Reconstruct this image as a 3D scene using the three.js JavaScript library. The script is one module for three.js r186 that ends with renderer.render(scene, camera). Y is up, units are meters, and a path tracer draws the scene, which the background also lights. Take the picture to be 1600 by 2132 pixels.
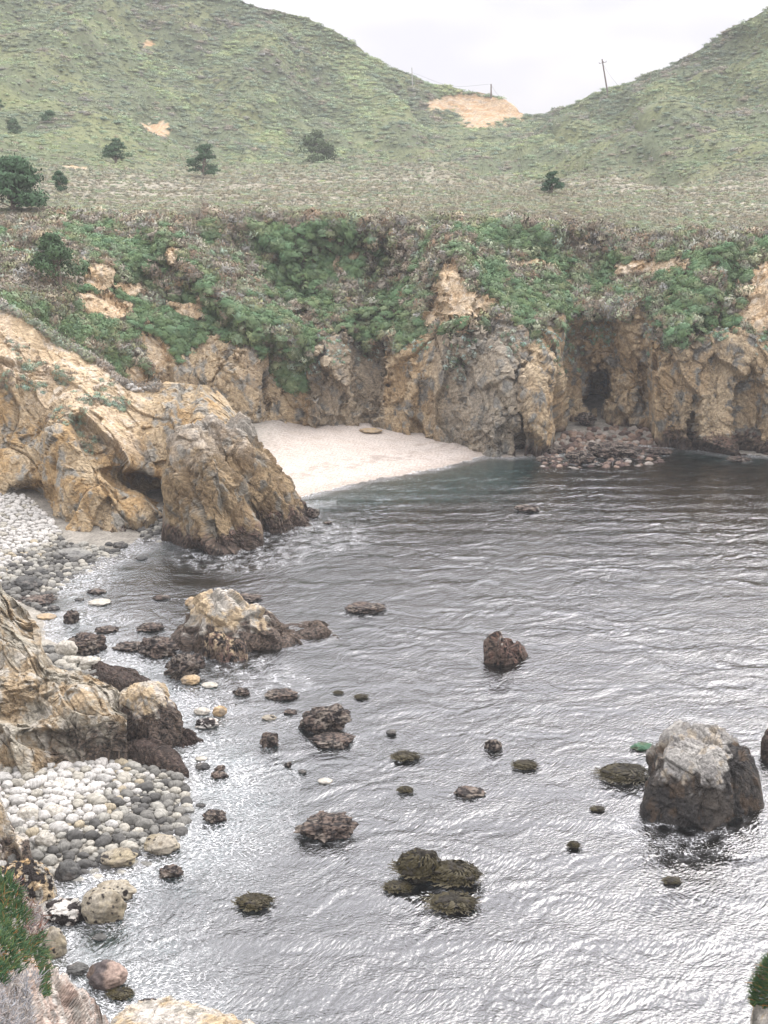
import * as THREE from 'three';
import { createNoise3D, createNoise2D } from 'simplex-noise';
import { mergeGeometries, mergeVertices } from 'three/addons/utils/BufferGeometryUtils.js';

// ---------------------------------------------------------------- camera, sky, sun, exposure
const scene = new THREE.Scene();
const PITCH = 13.9 * Math.PI / 180, EYE = 30, FOCAL = 3096;       // the eye stands on a bluff 30 m above the water
const camera = new THREE.PerspectiveCamera(2 * Math.atan(1066 / FOCAL) * 180 / Math.PI, 1600 / 2132, 0.5, 3000);
camera.position.set(0, EYE, 0);
camera.rotation.x = -PITCH;
const renderer = new THREE.WebGLRenderer({ antialias: true });
renderer.toneMapping = THREE.LinearToneMapping;
renderer.toneMappingExposure = 1.52;
renderer.shadowMap.enabled = true;

function rng(seed) { let a = seed >>> 0; return () => { a = (a + 0x6d2b79f5) | 0; let t = Math.imul(a ^ (a >>> 15), 1 | a); t = (t + Math.imul(t ^ (t >>> 7), 61 | t)) ^ t; return ((t ^ (t >>> 14)) >>> 0) / 4294967296; }; }
const n3 = createNoise3D(rng(11)), n2 = createNoise2D(rng(12));
const { lerp, clamp } = THREE.MathUtils;
const sstep = (x, a, b) => { const t = clamp((x - a) / (b - a), 0, 1); return t * t * (3 - 2 * t); };   // also falls, where a > b
const fbm2 = (x, y, o = 4) => { let s = 0, a = 1, n = 0; for (let i = 0; i < o; i++) { s += a * n2(x, y); n += a; a *= 0.5; x = x * 2.03 + 17.1; y = y * 2.03 - 9.7; } return s / n; };
const fbm3 = (x, y, z, o = 4) => { let s = 0, a = 1, n = 0; for (let i = 0; i < o; i++) { s += a * n3(x, y, z); n += a; a *= 0.5; x = x * 2.03 + 17.1; y = y * 2.03 - 9.7; z = z * 2.03 + 4.3; } return s / n; };

const SUN = new THREE.Vector3(0.42, 0.68, -0.6).normalize();
{ // overcast sky: brightens towards the zenith as an even cloud layer does, with soft darker folds of cloud
  const W = 1024, H = 512, d = new Float32Array(W * H * 4);
  for (let r = 0; r < H; r++) for (let c = 0; c < W; c++) {
    const up = ((r + 0.5) / H - 0.5) * Math.PI, az = ((c + 0.5) / W - 0.5) * 2 * Math.PI;
    const y = Math.sin(up), x = Math.cos(up) * Math.cos(az), z = Math.cos(up) * Math.sin(az), yy = Math.max(y, 0.0);
    const k = 1 / (yy + 0.12), base = 0.45 * (1 + 3.8 * Math.pow(yy, 0.85)) ;
    const cl = fbm2(x * k * 0.55 + 3.1, z * k * 0.55 + 1.7, 5), fine = fbm2(x * k * 1.6 - 5, z * k * 1.6, 4);
    let m = 1 + 0.26 * cl + 0.1 * fine;
    if (y < 0) m = 1;
    const away = Math.acos(clamp(x * SUN.x + y * SUN.y + z * SUN.z, -1, 1)) * 57.3, glow = 1 + 1.6 * Math.exp(-((away / 26) ** 2));   // glow of the sun behind cloud, out of view, set to brighten the water
    const L = base * m * glow, i = (r * W + c) * 4, g = clamp(0.5 + cl, 0, 1);
    d[i] = L * lerp(0.965, 1.0, g); d[i + 1] = L * lerp(0.955, 0.98, g); d[i + 2] = L * lerp(1.04, 1.01, g); d[i + 3] = 1;
    if (y < 0) { d[i] = 0.3; d[i + 1] = 0.3; d[i + 2] = 0.3; }
  }
  const t = new THREE.DataTexture(d, W, H, THREE.RGBAFormat, THREE.FloatType);
  t.mapping = THREE.EquirectangularReflectionMapping; t.magFilter = t.minFilter = THREE.LinearFilter; t.needsUpdate = true;
  scene.background = t; scene.environment = t;
}
const sun = new THREE.DirectionalLight(new THREE.Color(1, 0.93, 0.84), 1.2);
sun.target.position.set(0, 0, -120); sun.position.copy(SUN).multiplyScalar(260).add(sun.target.position);
sun.castShadow = true; sun.shadow.radius = 75; sun.shadow.mapSize.set(2048, 2048);
Object.assign(sun.shadow.camera, { left: -160, right: 160, top: 160, bottom: -160, near: 1, far: 600 });
scene.add(sun, sun.target);

// ---------------------------------------------------------------- helpers
const SP = Math.sin(PITCH), CP = Math.cos(PITCH);
const slopeOf = (py) => { const b = (1066 - py) / FOCAL; return (b * CP - SP) / (CP + b * SP); };   // rise per metre of depth
const perD = (py) => 1 / ((CP + (1066 - py) / FOCAL * SP) * FOCAL);                                // metres per pixel and per metre of depth
const atD = (px, py, D) => new THREE.Vector3((px - 800) * perD(py) * D, EYE + slopeOf(py) * D, -D);
const atY = (px, py, y = 0) => atD(px, py, (y - EYE) / slopeOf(py));
const pyOf = (y, D) => { const s = (y - EYE) / D; return 1066 - FOCAL * (SP + s * CP) / (CP - s * SP); };
const pxOf = (x, y, D) => 800 + x / (perD(pyOf(y, D)) * D);
const lineAt = (L, x) => { if (x <= L[0][0]) return L[0][1]; for (let i = 1; i < L.length; i++) if (x <= L[i][0]) { const [a, b] = L[i - 1], [c, e] = L[i]; return b + (e - b) * (x - a) / (c - a); } return L[L.length - 1][1]; };
// smooth (monotone cubic) curve through points sorted by x
function curve(P) {
  const n = P.length, m = [], dx = [], s = [];
  for (let i = 0; i < n - 1; i++) { dx[i] = P[i + 1][0] - P[i][0]; s[i] = (P[i + 1][1] - P[i][1]) / dx[i]; }
  m[0] = s[0]; m[n - 1] = s[n - 2];
  for (let i = 1; i < n - 1; i++) m[i] = s[i - 1] * s[i] <= 0 ? 0 : 2 * s[i - 1] * s[i] / (s[i - 1] + s[i]);
  return (x) => {
    if (x <= P[0][0]) return P[0][1]; if (x >= P[n - 1][0]) return P[n - 1][1];
    let i = 0; while (x > P[i + 1][0]) i++;
    const t = (x - P[i][0]) / dx[i], t2 = t * t, t3 = t2 * t;
    return (2 * t3 - 3 * t2 + 1) * P[i][1] + (t3 - 2 * t2 + t) * dx[i] * m[i] + (3 * t2 - 2 * t3) * P[i + 1][1] + (t3 - t2) * dx[i] * m[i + 1];
  };
}
// depth chart: columns of [height in the view, depth]; smooth along and across
function chart(table) {
  const xs = table.map((c) => c[0]), cs = table.map((c) => curve(c.slice(1).sort((a, b) => a[0] - b[0])));
  return (px, py) => {
    let i = 0; const n = xs.length; if (px <= xs[0]) return cs[0](py); if (px >= xs[n - 1]) return cs[n - 1](py);
    while (px > xs[i + 1]) i++;
    const a = Math.max(i - 1, 0), e = Math.min(i + 2, n - 1), t = (px - xs[i]) / (xs[i + 1] - xs[i]);
    const p0 = cs[a](py), p1 = cs[i](py), p2 = cs[i + 1](py), p3 = cs[e](py), m1 = (p2 - p0) * (xs[i + 1] - xs[i]) / (xs[i + 1] - xs[a]), m2 = (p3 - p1) * (xs[i + 1] - xs[i]) / (xs[e] - xs[i]);
    const t2 = t * t, t3 = t2 * t;
    return (2 * t3 - 3 * t2 + 1) * p1 + (t3 - 2 * t2 + t) * m1 + (3 * t2 - 2 * t3) * p2 + (t3 - t2) * m2;
  };
}
const hsh = (x, y, z) => { let h = Math.imul(x, 374761393) ^ Math.imul(y, 668265263) ^ Math.imul(z, 2147483647 - 61); h = Math.imul(h ^ (h >>> 13), 1274126177); h ^= h >>> 16; return (h >>> 0) / 4294967296; };
// broken rock: every cell of a Voronoi pattern is a tilted facet, blended over a narrow edge; joints between cells are grooves. Value about -0.5..0.5
const cellD = new Float32Array(27), cellV = new Float32Array(27);
function facets(x, y, z, joint = 0.1, edge = 75) {
  const ix = Math.floor(x), iy = Math.floor(y), iz = Math.floor(z);
  let f1 = 9, f2 = 9, k = 0;
  for (let a = -1; a <= 1; a++) for (let b = -1; b <= 1; b++) for (let c = -1; c <= 1; c++) {
    const X = ix + a, Y = iy + b, Z = iz + c, qx = X + hsh(X, Y, Z) - x, qy = Y + hsh(X + 57, Y, Z) - y, qz = Z + hsh(X, Y + 91, Z) - z, d = Math.sqrt(qx * qx + qy * qy + qz * qz);
    cellD[k] = d; if (d < f1) { f2 = f1; f1 = d; } else if (d < f2) f2 = d;
    cellV[k++] = d > 1.2 ? 0 : (hsh(X + 31, Y + 5, Z) - 0.5) * 0.5 - (qx * (hsh(X + 7, Y, Z) - 0.5) + qy * (hsh(X, Y + 7, Z) - 0.5) + qz * (hsh(X, Y, Z + 7) - 0.5)) * 1.25;
  }
  let s = 0, n = 0;
  for (let i = 0; i < 27; i++) { const e = cellD[i] - f1; if (e < 0.3) { const w = Math.exp(-e * edge); s += w * cellV[i]; n += w; } }
  const g = f2 - f1; return s / n - (g < joint ? (1 - g / joint) ** 2 : 0) * 0.19;
}
// height of craggy rock at p; big/mid/small in metres
function crag(p, big, mid, small, k = 1) {
  const wx = n3(p.x * 0.22, p.y * 0.22, p.z * 0.22) * 0.5, wy = n3(p.x * 0.22 + 40, p.y * 0.22, p.z * 0.22) * 0.5;
  const x = p.x + wx + p.y * 0.35, y = p.y * 0.72 + wy - p.x * 0.18, z = p.z + wx - wy;
  return big * (0.9 * fbm3(p.x * 0.1 * k, p.y * 0.08 * k, p.z * 0.1 * k, 2) + 1.5 * facets(x * 0.2 * k, y * 0.15 * k, z * 0.2 * k, 0.05, 95))
    + mid * facets(x * 0.8 * k + 9, y * 0.62 * k, z * 0.8 * k) + small * (facets(x * 2.1 * k, y * 1.7 * k + 5, z * 2.1 * k, 0.1) + 0.25 * n3(x * 3.1 * k, y * 3.1 * k, z * 3.1 * k));
}
const mixc = (a, b, t) => [a[0] + (b[0] - a[0]) * t, a[1] + (b[1] - a[1]) * t, a[2] + (b[2] - a[2]) * t];
const PAL = { ochre: [0.45, 0.315, 0.165], tan: [0.52, 0.415, 0.275], cream: [0.60, 0.50, 0.37], grey: [0.34, 0.325, 0.285], slate: [0.19, 0.19, 0.175], mussel: [0.026, 0.021, 0.019], crust: [0.135, 0.10, 0.08], pink: [0.17, 0.11, 0.09], bone: [0.56, 0.53, 0.48] };
// stone colour: mineral patches with outlines of their own
function stone(p, a, b, c, k = 1) {
  const u = fbm3(p.x * 0.22 * k, p.y * 0.16 * k, p.z * 0.22 * k, 4), v = fbm3(p.x * 0.5 * k + 30, p.y * 0.3 * k, p.z * 0.5 * k, 4), w = fbm3(p.x * 1.7 * k, p.y * 1.7 * k + 60, p.z * 1.7 * k, 3);
  let q = mixc(a, b, sstep(u + w * 0.3, -0.25, 0.3)); q = mixc(q, c, sstep(v + w * 0.25, 0.08, 0.4));
  const m = 1 + 0.22 * w; return [q[0] * m, q[1] * m, q[2] * m];
}
// the living crust of the tide zone: mussels, weed and pink coralline up to `top` metres above the water
function tide(p, col, top = 1.3) {
  const w = fbm3(p.x * 0.9, p.y * 0.9, p.z * 0.9, 4), e = fbm3(p.x * 3.5, p.y * 3.5, p.z * 3.5, 2), h = p.y + w * 0.9 + e * 0.25;
  let c = col;
  if (h < top) c = mixc(c, e > 0.1 ? PAL.mussel : w > -0.1 ? PAL.crust : PAL.pink, clamp((top - h) * 3, 0, 0.92));
  if (h < top * 0.35) c = mixc(c, e > 0.25 ? PAL.crust : PAL.mussel, 0.75);
  return c;
}
function grid(nu, nv, fn) { const pos = new Float32Array((nu + 1) * (nv + 1) * 3), v = new THREE.Vector3(); let o = 0; for (let j = 0; j <= nv; j++) for (let i = 0; i <= nu; i++) { fn(i, j, v); pos[o++] = v.x; pos[o++] = v.y; pos[o++] = v.z; } const id = new Uint32Array(nu * nv * 6); o = 0; for (let j = 0; j < nv; j++) for (let i = 0; i < nu; i++) { const a = j * (nu + 1) + i, b = a + 1, c = a + nu + 1, d = c + 1; id[o++] = a; id[o++] = b; id[o++] = d; id[o++] = a; id[o++] = d; id[o++] = c; } const g = new THREE.BufferGeometry(); g.setAttribute('position', new THREE.BufferAttribute(pos, 3)); g.setIndex(new THREE.BufferAttribute(id, 1)); g.computeVertexNormals(); return g; }
// moves every vertex along its normal by h(p, i) and colours it
function finish(g, h, color, uvs = 0.25, along = null) {
  const P = g.attributes.position, N = g.attributes.normal, p = new THREE.Vector3(), n = new THREE.Vector3();
  if (h) { for (let i = 0; i < P.count; i++) { p.fromBufferAttribute(P, i); n.fromBufferAttribute(N, i); if (along) n.multiplyScalar(0.35).add(along).normalize(); p.addScaledVector(n, h(p, n, i)); P.setXYZ(i, p.x, p.y, p.z); } g.computeVertexNormals(); }
  const C = new Float32Array(P.count * 3), U = new Float32Array(P.count * 2);
  for (let i = 0; i < P.count; i++) {
    p.fromBufferAttribute(P, i); n.fromBufferAttribute(g.attributes.normal, i);
    const c = color(p, n, i); C[i * 3] = Math.max(0.004, c[0]); C[i * 3 + 1] = Math.max(0.004, c[1]); C[i * 3 + 2] = Math.max(0.004, c[2]);
    U[i * 2] = (p.x + p.z * 0.55) * uvs; U[i * 2 + 1] = (p.y - p.z * 0.62) * uvs;
  }
  g.setAttribute('color', new THREE.BufferAttribute(C, 3)); g.setAttribute('uv', new THREE.BufferAttribute(U, 2)); return g;
}
const FACING = new THREE.Vector3(0, 0.3, 0.75);
const taken = {};
const numbered = (n) => { const k = taken[n] = (taken[n] ?? -1) + 1; return k ? n + '_' + String(k).padStart(3, '0') : n; };
function put(o, name, label, category, group, kind) {
  o.name = numbered(name); if (label) o.userData.label = label; if (category) o.userData.category = category; if (group) o.userData.group = group; if (kind) o.userData.kind = kind;
  o.traverse((m) => { if (m.isMesh) { m.castShadow = true; m.receiveShadow = true; } }); scene.add(o); return o;
}
function part(parent, name, g, m) { const o = new THREE.Mesh(g, m); o.name = name; parent.add(o); return o; }
function tex(size, fn, srgb) { const d = new Uint8Array(size * size * 4); for (let y = 0; y < size; y++) for (let x = 0; x < size; x++) { const c = fn(x / size, y / size), i = (y * size + x) * 4; for (let k = 0; k < 3; k++) d[i + k] = clamp((c.length ? c[k] : c) * 255, 0, 255); d[i + 3] = 255; } const t = new THREE.DataTexture(d, size, size); t.wrapS = t.wrapT = THREE.RepeatWrapping; t.magFilter = THREE.LinearFilter; t.minFilter = THREE.LinearMipmapLinearFilter; if (srgb) t.colorSpace = THREE.SRGBColorSpace; t.needsUpdate = true; return t; }
// noise that repeats over the unit square
const tiled = (u, v, f, o = 4) => { const a = u * 2 * Math.PI, b = v * 2 * Math.PI, r = f / 6.283; return fbm3(Math.cos(a) * r + Math.cos(b) * r * 0.7 + 5, Math.sin(a) * r + 3.3, Math.sin(b) * r + Math.cos(b) * r * 0.7, o); };
const T = {
  chip: tex(1024, (u, v) => {   // broken rock face: tilted chips at three sizes, repeating
    let h = 0; const wu = 0.012 * tiled(u, v, 12, 2), wv = 0.012 * tiled(v, u, 12, 2);
    for (const [f, a] of [[7, 0.42], [17, 0.24], [41, 0.12]]) {
      const x = (u + wu) * f, y = (v + wv) * f * 0.8 + x * 0, ix = Math.floor(x), iy = Math.floor(y), F = f, FY = Math.round(f * 0.8), yy = (v + wv) * FY, jy = Math.floor(yy); let f1 = 9, f2 = 9, val = 0;
      for (let i = -1; i <= 1; i++) for (let j = -1; j <= 1; j++) { const X = ((ix + i) % F + F) % F, Z = ((jy + j) % FY + FY) % FY, dx = ix + i + hsh(X, Z, F) - x, dy = jy + j + hsh(Z, X, F + 3) - yy, d = dx * dx + dy * dy; if (d < f1) { f2 = f1; f1 = d; val = hsh(X, Z, F + 9) - 0.5 - (dx * (hsh(X, Z, F + 11) - 0.5) + dy * (hsh(X, Z, F + 17) - 0.5)) * 1.6; } else if (d < f2) f2 = d; }
      const g = Math.sqrt(f2) - Math.sqrt(f1); h += a * (val - (g < 0.1 ? (1 - g / 0.1) * 0.6 : 0));
    }
    return 0.55 + 0.6 * h + 0.1 * tiled(u, v, 50, 2);
  }),
  grain: tex(512, (u, v) => { const a = tiled(u, v, 9, 5), b = tiled(u + 0.37, v + 0.11, 26, 3), k = Math.abs(tiled(u, v + 0.5, 7, 4)); return 0.5 + 0.35 * a + 0.22 * b - (k < 0.05 ? (0.05 - k) * 5 : 0); }),
  fleck: tex(512, (u, v) => { const a = tiled(u, v, 14, 5), b = tiled(u + 0.2, v, 40, 2); const m = 0.86 + 0.2 * a + 0.12 * b; return [m, m * 0.99, m * 0.975]; }, true),
};
const std = (o) => new THREE.MeshPhysicalMaterial({ roughness: 0.92, specularIntensity: 0.35, ...o });
const M = {
  rock: std({ flatShading: true, vertexColors: true, map: T.fleck, bumpMap: T.chip, bumpScale: 0.13 }),
  soil: std({ vertexColors: true, map: T.fleck, bumpMap: T.grain, bumpScale: 0.06, roughness: 1 }),
  sand: std({ vertexColors: true, map: T.fleck, bumpMap: T.grain, bumpScale: 0.02, roughness: 1 }),
  leaf: std({ side: THREE.DoubleSide, roughness: 0.8 }),
};
// ---------------------------------------------------------------- the bluff and the hills behind it
const RIM0 = curve([[-220, 452], [0, 447], [200, 445], [400, 443], [600, 445], [800, 450], [1000, 458], [1200, 462], [1400, 478], [1600, 480], [1820, 474]]);
const RIM = (x) => RIM0(x) + 20 * fbm2(x * 0.008, 4.2, 3) + 5 * n2(x * 0.05, 8.1);
const RIDGE = curve([[-220, -140], [0, -110], [300, -70], [440, -20], [520, 6], [650, 42], [720, 78], [810, 136], [860, 152], [905, 174], [960, 188], [1010, 192], [1045, 206], [1070, 222], [1100, 243], [1180, 221], [1265, 189], [1340, 158], [1400, 130], [1500, 75], [1600, 10], [1820, -130]]);
const BASE = curve([[-220, 905], [380, 905], [470, 893], [545, 888], [600, 886], [700, 884], [760, 872], [800, 884], [850, 900], [900, 918], [950, 914], [975, 935], [1050, 946], [1090, 944], [1110, 915], [1160, 900], [1180, 872], [1240, 858], [1330, 868], [1360, 885], [1385, 905], [1430, 928], [1500, 940], [1600, 948], [1820, 950]]);
const ROCKTOP = [[-220, 800], [300, 800], [380, 735], [450, 700], [500, 708], [545, 735], [590, 805], [635, 790], [660, 705], [720, 690], [770, 712], [820, 715], [870, 700], [900, 690], [960, 690], [1020, 675], [1060, 668], [1120, 692], [1160, 665], [1200, 652], [1300, 655], [1360, 652], [1385, 720], [1440, 715], [1500, 668], [1560, 690], [1820, 690]];
const far = [[400, 226], [375, 282], [350, 345], [320, 415], [290, 465], [250, 515], [200, 535], [120, 550]];
const depth = chart([
  [-220, [905, 128], [640, 136], [470, 156], [447, 166], [400, 190], [350, 225], [250, 290], [100, 365], [-140, 450]],
  [0, [905, 133], [640, 138], [560, 146], [470, 160], [445, 169], [400, 203], [350, 245], [250, 322], [150, 392], [0, 470], [-110, 500]],
  [200, [905, 141], [740, 143], [640, 147], [560, 153], [500, 161], [445, 170], [400, 215], [350, 268], [300, 312], [250, 350], [150, 420], [0, 495], [-90, 520]],
  [400, [905, 150], [790, 150], [700, 153], [600, 159], [500, 166], [445, 170], [400, 226], [370, 280], [330, 345], [250, 405], [150, 455], [0, 515]],
  [500, [895, 151], [740, 152], [700, 154], [600, 161], [500, 167], [445, 171], [400, 226], [370, 285], [330, 358], [250, 425], [150, 470], [6, 520]],
  [600, [890, 153.6], [800, 154.5], [720, 156], [600, 162], [500, 168], [445, 171], [400, 226], [370, 290], [330, 375], [250, 445], [150, 490], [40, 525]],
  [760, [885, 154.6], [700, 157], [600, 163], [500, 168.5], [448, 171.5], [400, 226], [360, 320], [320, 400], [250, 470], [180, 505], [100, 530]],
  [850, [905, 151], [800, 152.5], [720, 154], [640, 158], [540, 165], [450, 171], [400, 226], [360, 324], [320, 405], [250, 484], [150, 530]],
  [950, [918, 148.5], [800, 149.8], [700, 152], [640, 154.5], [540, 160], [480, 167], [458, 170], ...far],
  [1050, [948, 143.6], [850, 145.5], [700, 150], [600, 157], [500, 166], [460, 170], ...far],
  [1155, [915, 147.5], [800, 148.5], [700, 151.5], [600, 158], [500, 166], [462, 170], [400, 226], [375, 282], [350, 340], [320, 400], [290, 445], [250, 500], [220, 520]],
  [1185, [880, 158.5], [760, 159.5], [690, 159.2], [655, 158], [600, 161], [500, 167], [464, 170], [400, 226], [378, 272], [340, 355], [290, 425], [250, 470], [210, 495]],
  [1340, [880, 158.2], [760, 159], [690, 158.8], [655, 157.6], [600, 161], [540, 164], [480, 168], [466, 169.5], [400, 226], [380, 266], [340, 330], [250, 425], [165, 475]],
  [1378, [910, 149.2], [720, 151], [650, 155], [560, 160], [500, 165], [476, 168], [400, 225], [382, 258], [330, 318], [200, 425], [130, 458]],
  [1500, [945, 144.6], [720, 147.5], [640, 152], [560, 157], [500, 162], [478, 166], [400, 223], [385, 250], [330, 304], [200, 400], [75, 446]],
  [1600, [950, 143.8], [700, 146], [600, 149], [520, 155], [478, 163], [400, 220], [385, 243], [330, 290], [200, 375], [10, 430]],
  [1820, [950, 143], [700, 144], [500, 154], [470, 161], [400, 215], [385, 236], [200, 345], [0, 400], [-130, 430]],
]);
// hollows and ribs of the cliff: [px, py, half width, half height, metres back, turn]
const CUTS = [
  [1248, 812, 26, 46, 9, 0.12], [1236, 838, 24, 22, 7, 0], [1087, 905, 7, 42, 3.5, 0.03], [1205, 790, 30, 80, 1.5, 0.1],
  [1442, 885, 4, 22, 2.2, 0.15], [1340, 850, 6, 14, 2, 0], [765, 760, 36, 110, 3.0, 0],  [880, 855, 22, 60, 1.6, 0.1], [830, 800, 24, 40, 1.2, 0],
  [560, 780, 12, 110, 1.6, 0.1], [690, 830, 40, 60, -1.6, 0.2], [650, 860, 26, 40, -1.4, 0], [508, 800, 44, 110, -2.4, 0.03], [1120, 830, 34, 90, -1.8, -0.05], [1010, 820, 60, 130, -1.2, 0], [1305, 770, 34, 130, -1.8, 0],
  [1420, 800, 50, 110, -1.0, 0], [1560, 850, 30, 90, 1.2, 0.1], [720, 580, 120, 100, 4.5, 0], [800, 600, 50, 110, 2.5, 0.2], [955, 590, 46, 130, -5.0, -0.12], [1190, 560, 90, 80, 3.0, 0], [290, 610, 90, 50, 3.0, 0.5], [1450, 600, 50, 130, -4.5, 0.45], [1560, 540, 40, 90, 2, 0.4], [480, 610, 210, 42, -4.5, 0.66], [560, 560, 120, 40, 2.5, 0.75], [150, 520, 120, 36, -2.5, 0.5], [1090, 520, 50, 50, 1.5, 0],
];
const inOval = (o, px, py) => { const c = Math.cos(o[o.length - 1] || 0), s = Math.sin(o[o.length - 1] || 0), x = px - o[0], y = py - o[1]; return Math.hypot((x * c + y * s) / o[2], (-x * s + y * c) / o[3]); };
const ground = (px, py) => { let d = depth(px, py); const rough = py > 480 ? 0.3 * fbm2(px * 0.035, py * 0.035, 3) : 0; for (const o of CUTS) { const r = inOval([o[0], o[1], o[2], o[3], o[5]], px, py) + rough; if (r < 1.35) d += o[4] * (1 - sstep(r, 0.55, 1.35)); } return d; };
const ragged = (p, k = 0.35) => fbm3(p.x * k, p.y * k, p.z * k, 4);
// bare earth: [px, py, half width, half height, turn]
const BARE = [[938, 572, 20, 34, 0.1], [940, 612, 44, 36, 0], [960, 640, 68, 24, -0.08], [908, 662, 34, 16, -0.4], [205, 575, 36, 30, 0.2], [215, 632, 56, 22, 0.25], [268, 600, 34, 14, 0.2], [358, 530, 15, 22, 0], [395, 648, 52, 15, 0.3], [703, 545, 10, 16, 0.3], [738, 534, 11, 14, 0], [725, 622, 8, 8, 0], [1360, 553, 76, 17, -0.12], [1300, 562, 24, 16, 0], [1186, 575, 8, 20, -0.4], [1590, 610, 32, 62, 0.1], [1580, 660, 40, 26, 0], [335, 745, 26, 66, -0.5], [285, 780, 26, 22, 0.2], [1110, 545, 40, 6, 0], [1240, 505, 20, 6, 0], [1485, 555, 12, 16, 0.4], [690, 518, 10, 6, 0]];
const HILLBARE = [[1005, 226, 66, 30, 0.22], [1065, 228, 34, 22, 0.5], [918, 220, 30, 13, 0.05], [960, 212, 40, 12, 0.1], [325, 252, 34, 15, 0.05], [155, 352, 26, 4.5, 0], [312, 72, 12, 5, -0.3], [1000, 250, 40, 16, 0]];
const bare = (L, px, py, p) => { let m = 9; for (const o of L) m = Math.min(m, inOval(o, px, py)); return m + ragged(p, 0.45) * 0.5; };
const rockiness = (px, py, p) => sstep(py - lineAt(ROCKTOP, px) - ragged(p, 0.3) * 34 - ragged(p, 1.1) * 16, -7, 7);
const isRock = (px, py, p) => rockiness(px, py, p) > 0.5;
const CLIFF = {}, HILL = {};
const EARTH = [[0.105, 0.088, 0.06], [0.15, 0.125, 0.088], [0.085, 0.098, 0.048]];
{
  const NU = 800, NV = 270, px = (i) => -220 + i * 2040 / NU, PY = new Float32Array((NU + 1) * (NV + 1));
  const g = grid(NU, NV, (i, j, v) => {
    const x = px(i), b = BASE(x), r = RIM(x); let py;
    if (j < 8) { py = b; const q = atD(x, py, ground(x, py)); v.set(q.x, q.y - (8 - j) * 0.35, q.z); } else { py = lerp(b, r, (j - 8) / (NV - 8)); v.copy(atD(x, py, ground(x, py))); }
    PY[j * (NU + 1) + i] = py;
  });
  finish(g, (p, n, i) => {
    const x = px(i % (NU + 1)), py = PY[i], e = sstep(py, RIM(x), RIM(x) + 20), rock = rockiness(x, py, p), b = sstep(bare(BARE, x, py, p), 1.1, 0.85);
    let h = 0; if (rock > 0) h = rock * crag(p, 1.5, 0.6, 0.2); if (rock >= 1) return h;
    if (b > 0) h += (1 - rock) * b * (-0.2 + crag(p, 0.7, 0.45, 0.16));
    return h + (1 - rock) * (1 - b) * e * (0.9 * fbm3(p.x * 0.13, p.y * 0.13, p.z * 0.13, 3) + 0.22 * n3(p.x * 0.9, p.y * 0.9, p.z * 0.9));
  }, (p, n, i) => {
    const x = px(i % (NU + 1)), py = PY[i];
    if (isRock(x, py, p)) {
      const grey = sstep(Math.abs(x - 1000), 130, 50) * 0.6 + (x > 640 && x < 800 ? 0.4 : 0) + (x > 1400 ? 0.1 : 0), pale = x < 560 ? 0.6 : 0;
      let c = stone(p, mixc(mixc(PAL.ochre, PAL.grey, clamp(grey + 0.2, 0, 1)), PAL.cream, pale), mixc(PAL.tan, PAL.grey, grey), mixc(PAL.grey, PAL.slate, x < 560 ? 0 : 0.6));
      if (x > 1070 || x < 470) c = tide(p, c, x > 1380 ? 1.9 : 1.0);
      return c;
    }
    if (bare(BARE, x, py, p) < 1) return stone(p, [0.60, 0.445, 0.28], [0.66, 0.53, 0.37], [0.64, 0.55, 0.43], 1.5);
    return stone(p, ...EARTH, 1.4);
  }, 0.25, FACING);
  Object.assign(CLIFF, { g, NU, NV, px, PY });
  put(new THREE.Mesh(g, M.rock), 'cliff', 'ochre and grey rock cliff under green scrub slopes behind the cove', null, null, 'structure');
}
const HV = (x, t) => lerp(RIM(x), RIDGE(x), t);
{
  const NU = 420, NV = 240, px = (i) => -220 + i * 2040 / NU;
  const g = grid(NU, NV + 6, (i, j, v) => {
    const x = px(i); if (j <= NV) { const py = HV(x, j / NV); v.copy(atD(x, py, ground(x, py))); return; }
    const py = RIDGE(x), q = atD(x, py, ground(x, py)), k = j - NV; v.set(q.x * (1 + k * 0.02), q.y - k * k * 1.1, q.z - k * 9);
  });
  const PYof = (i) => { const j = Math.min(NV, Math.floor(i / (NU + 1))); return HV(px(i % (NU + 1)), j / NV); };
  finish(g, (p, n, i) => { const j = Math.floor(i / (NU + 1)); const e = sstep(j, 0, 14); const crest = sstep(j, NV, NV - 48), hillside = sstep(j, 48, 96); return e * (1.1 * fbm3(p.x * 0.05, p.y * 0.05, p.z * 0.05, 4) * clamp(-p.z / 300, 0.4, 1.6) + hillside * crest * sstep(Math.hypot(px(i % (NU + 1)) - 1000, (PYof(i) - 225) * 1.6), 90, 190) * (11 * fbm3(p.x * 0.022, 0, p.z * 0.007, 3))); },
    (p, n, i) => {
      const x = px(i % (NU + 1)), py = PYof(i);
      if (bare(HILLBARE, x, py, p) < 1) return stone(p, [0.44, 0.29, 0.16], [0.50, 0.38, 0.25], [0.48, 0.40, 0.31], 0.8);
      const terrace = sstep(py, 330, 390), t = fbm3(p.x * 0.03, 3, p.z * 0.03, 4);
      const hill = mixc([0.13, 0.155, 0.09], [0.19, 0.21, 0.105], sstep(t, -0.2, 0.4)), dry = mixc([0.27, 0.25, 0.19], [0.33, 0.31, 0.25], sstep(t, -0.3, 0.3));
      return mixc(hill, dry, terrace);
    }, 0.08);
  Object.assign(HILL, { g, NU, NV, px, PYof });
  put(new THREE.Mesh(g, M.soil), 'hills', 'scrub covered green hills rising behind the flat bluff top', null, null, 'structure');
}
const vert = (S, i, v = new THREE.Vector3()) => v.fromBufferAttribute(S.g.attributes.position, i);
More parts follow.
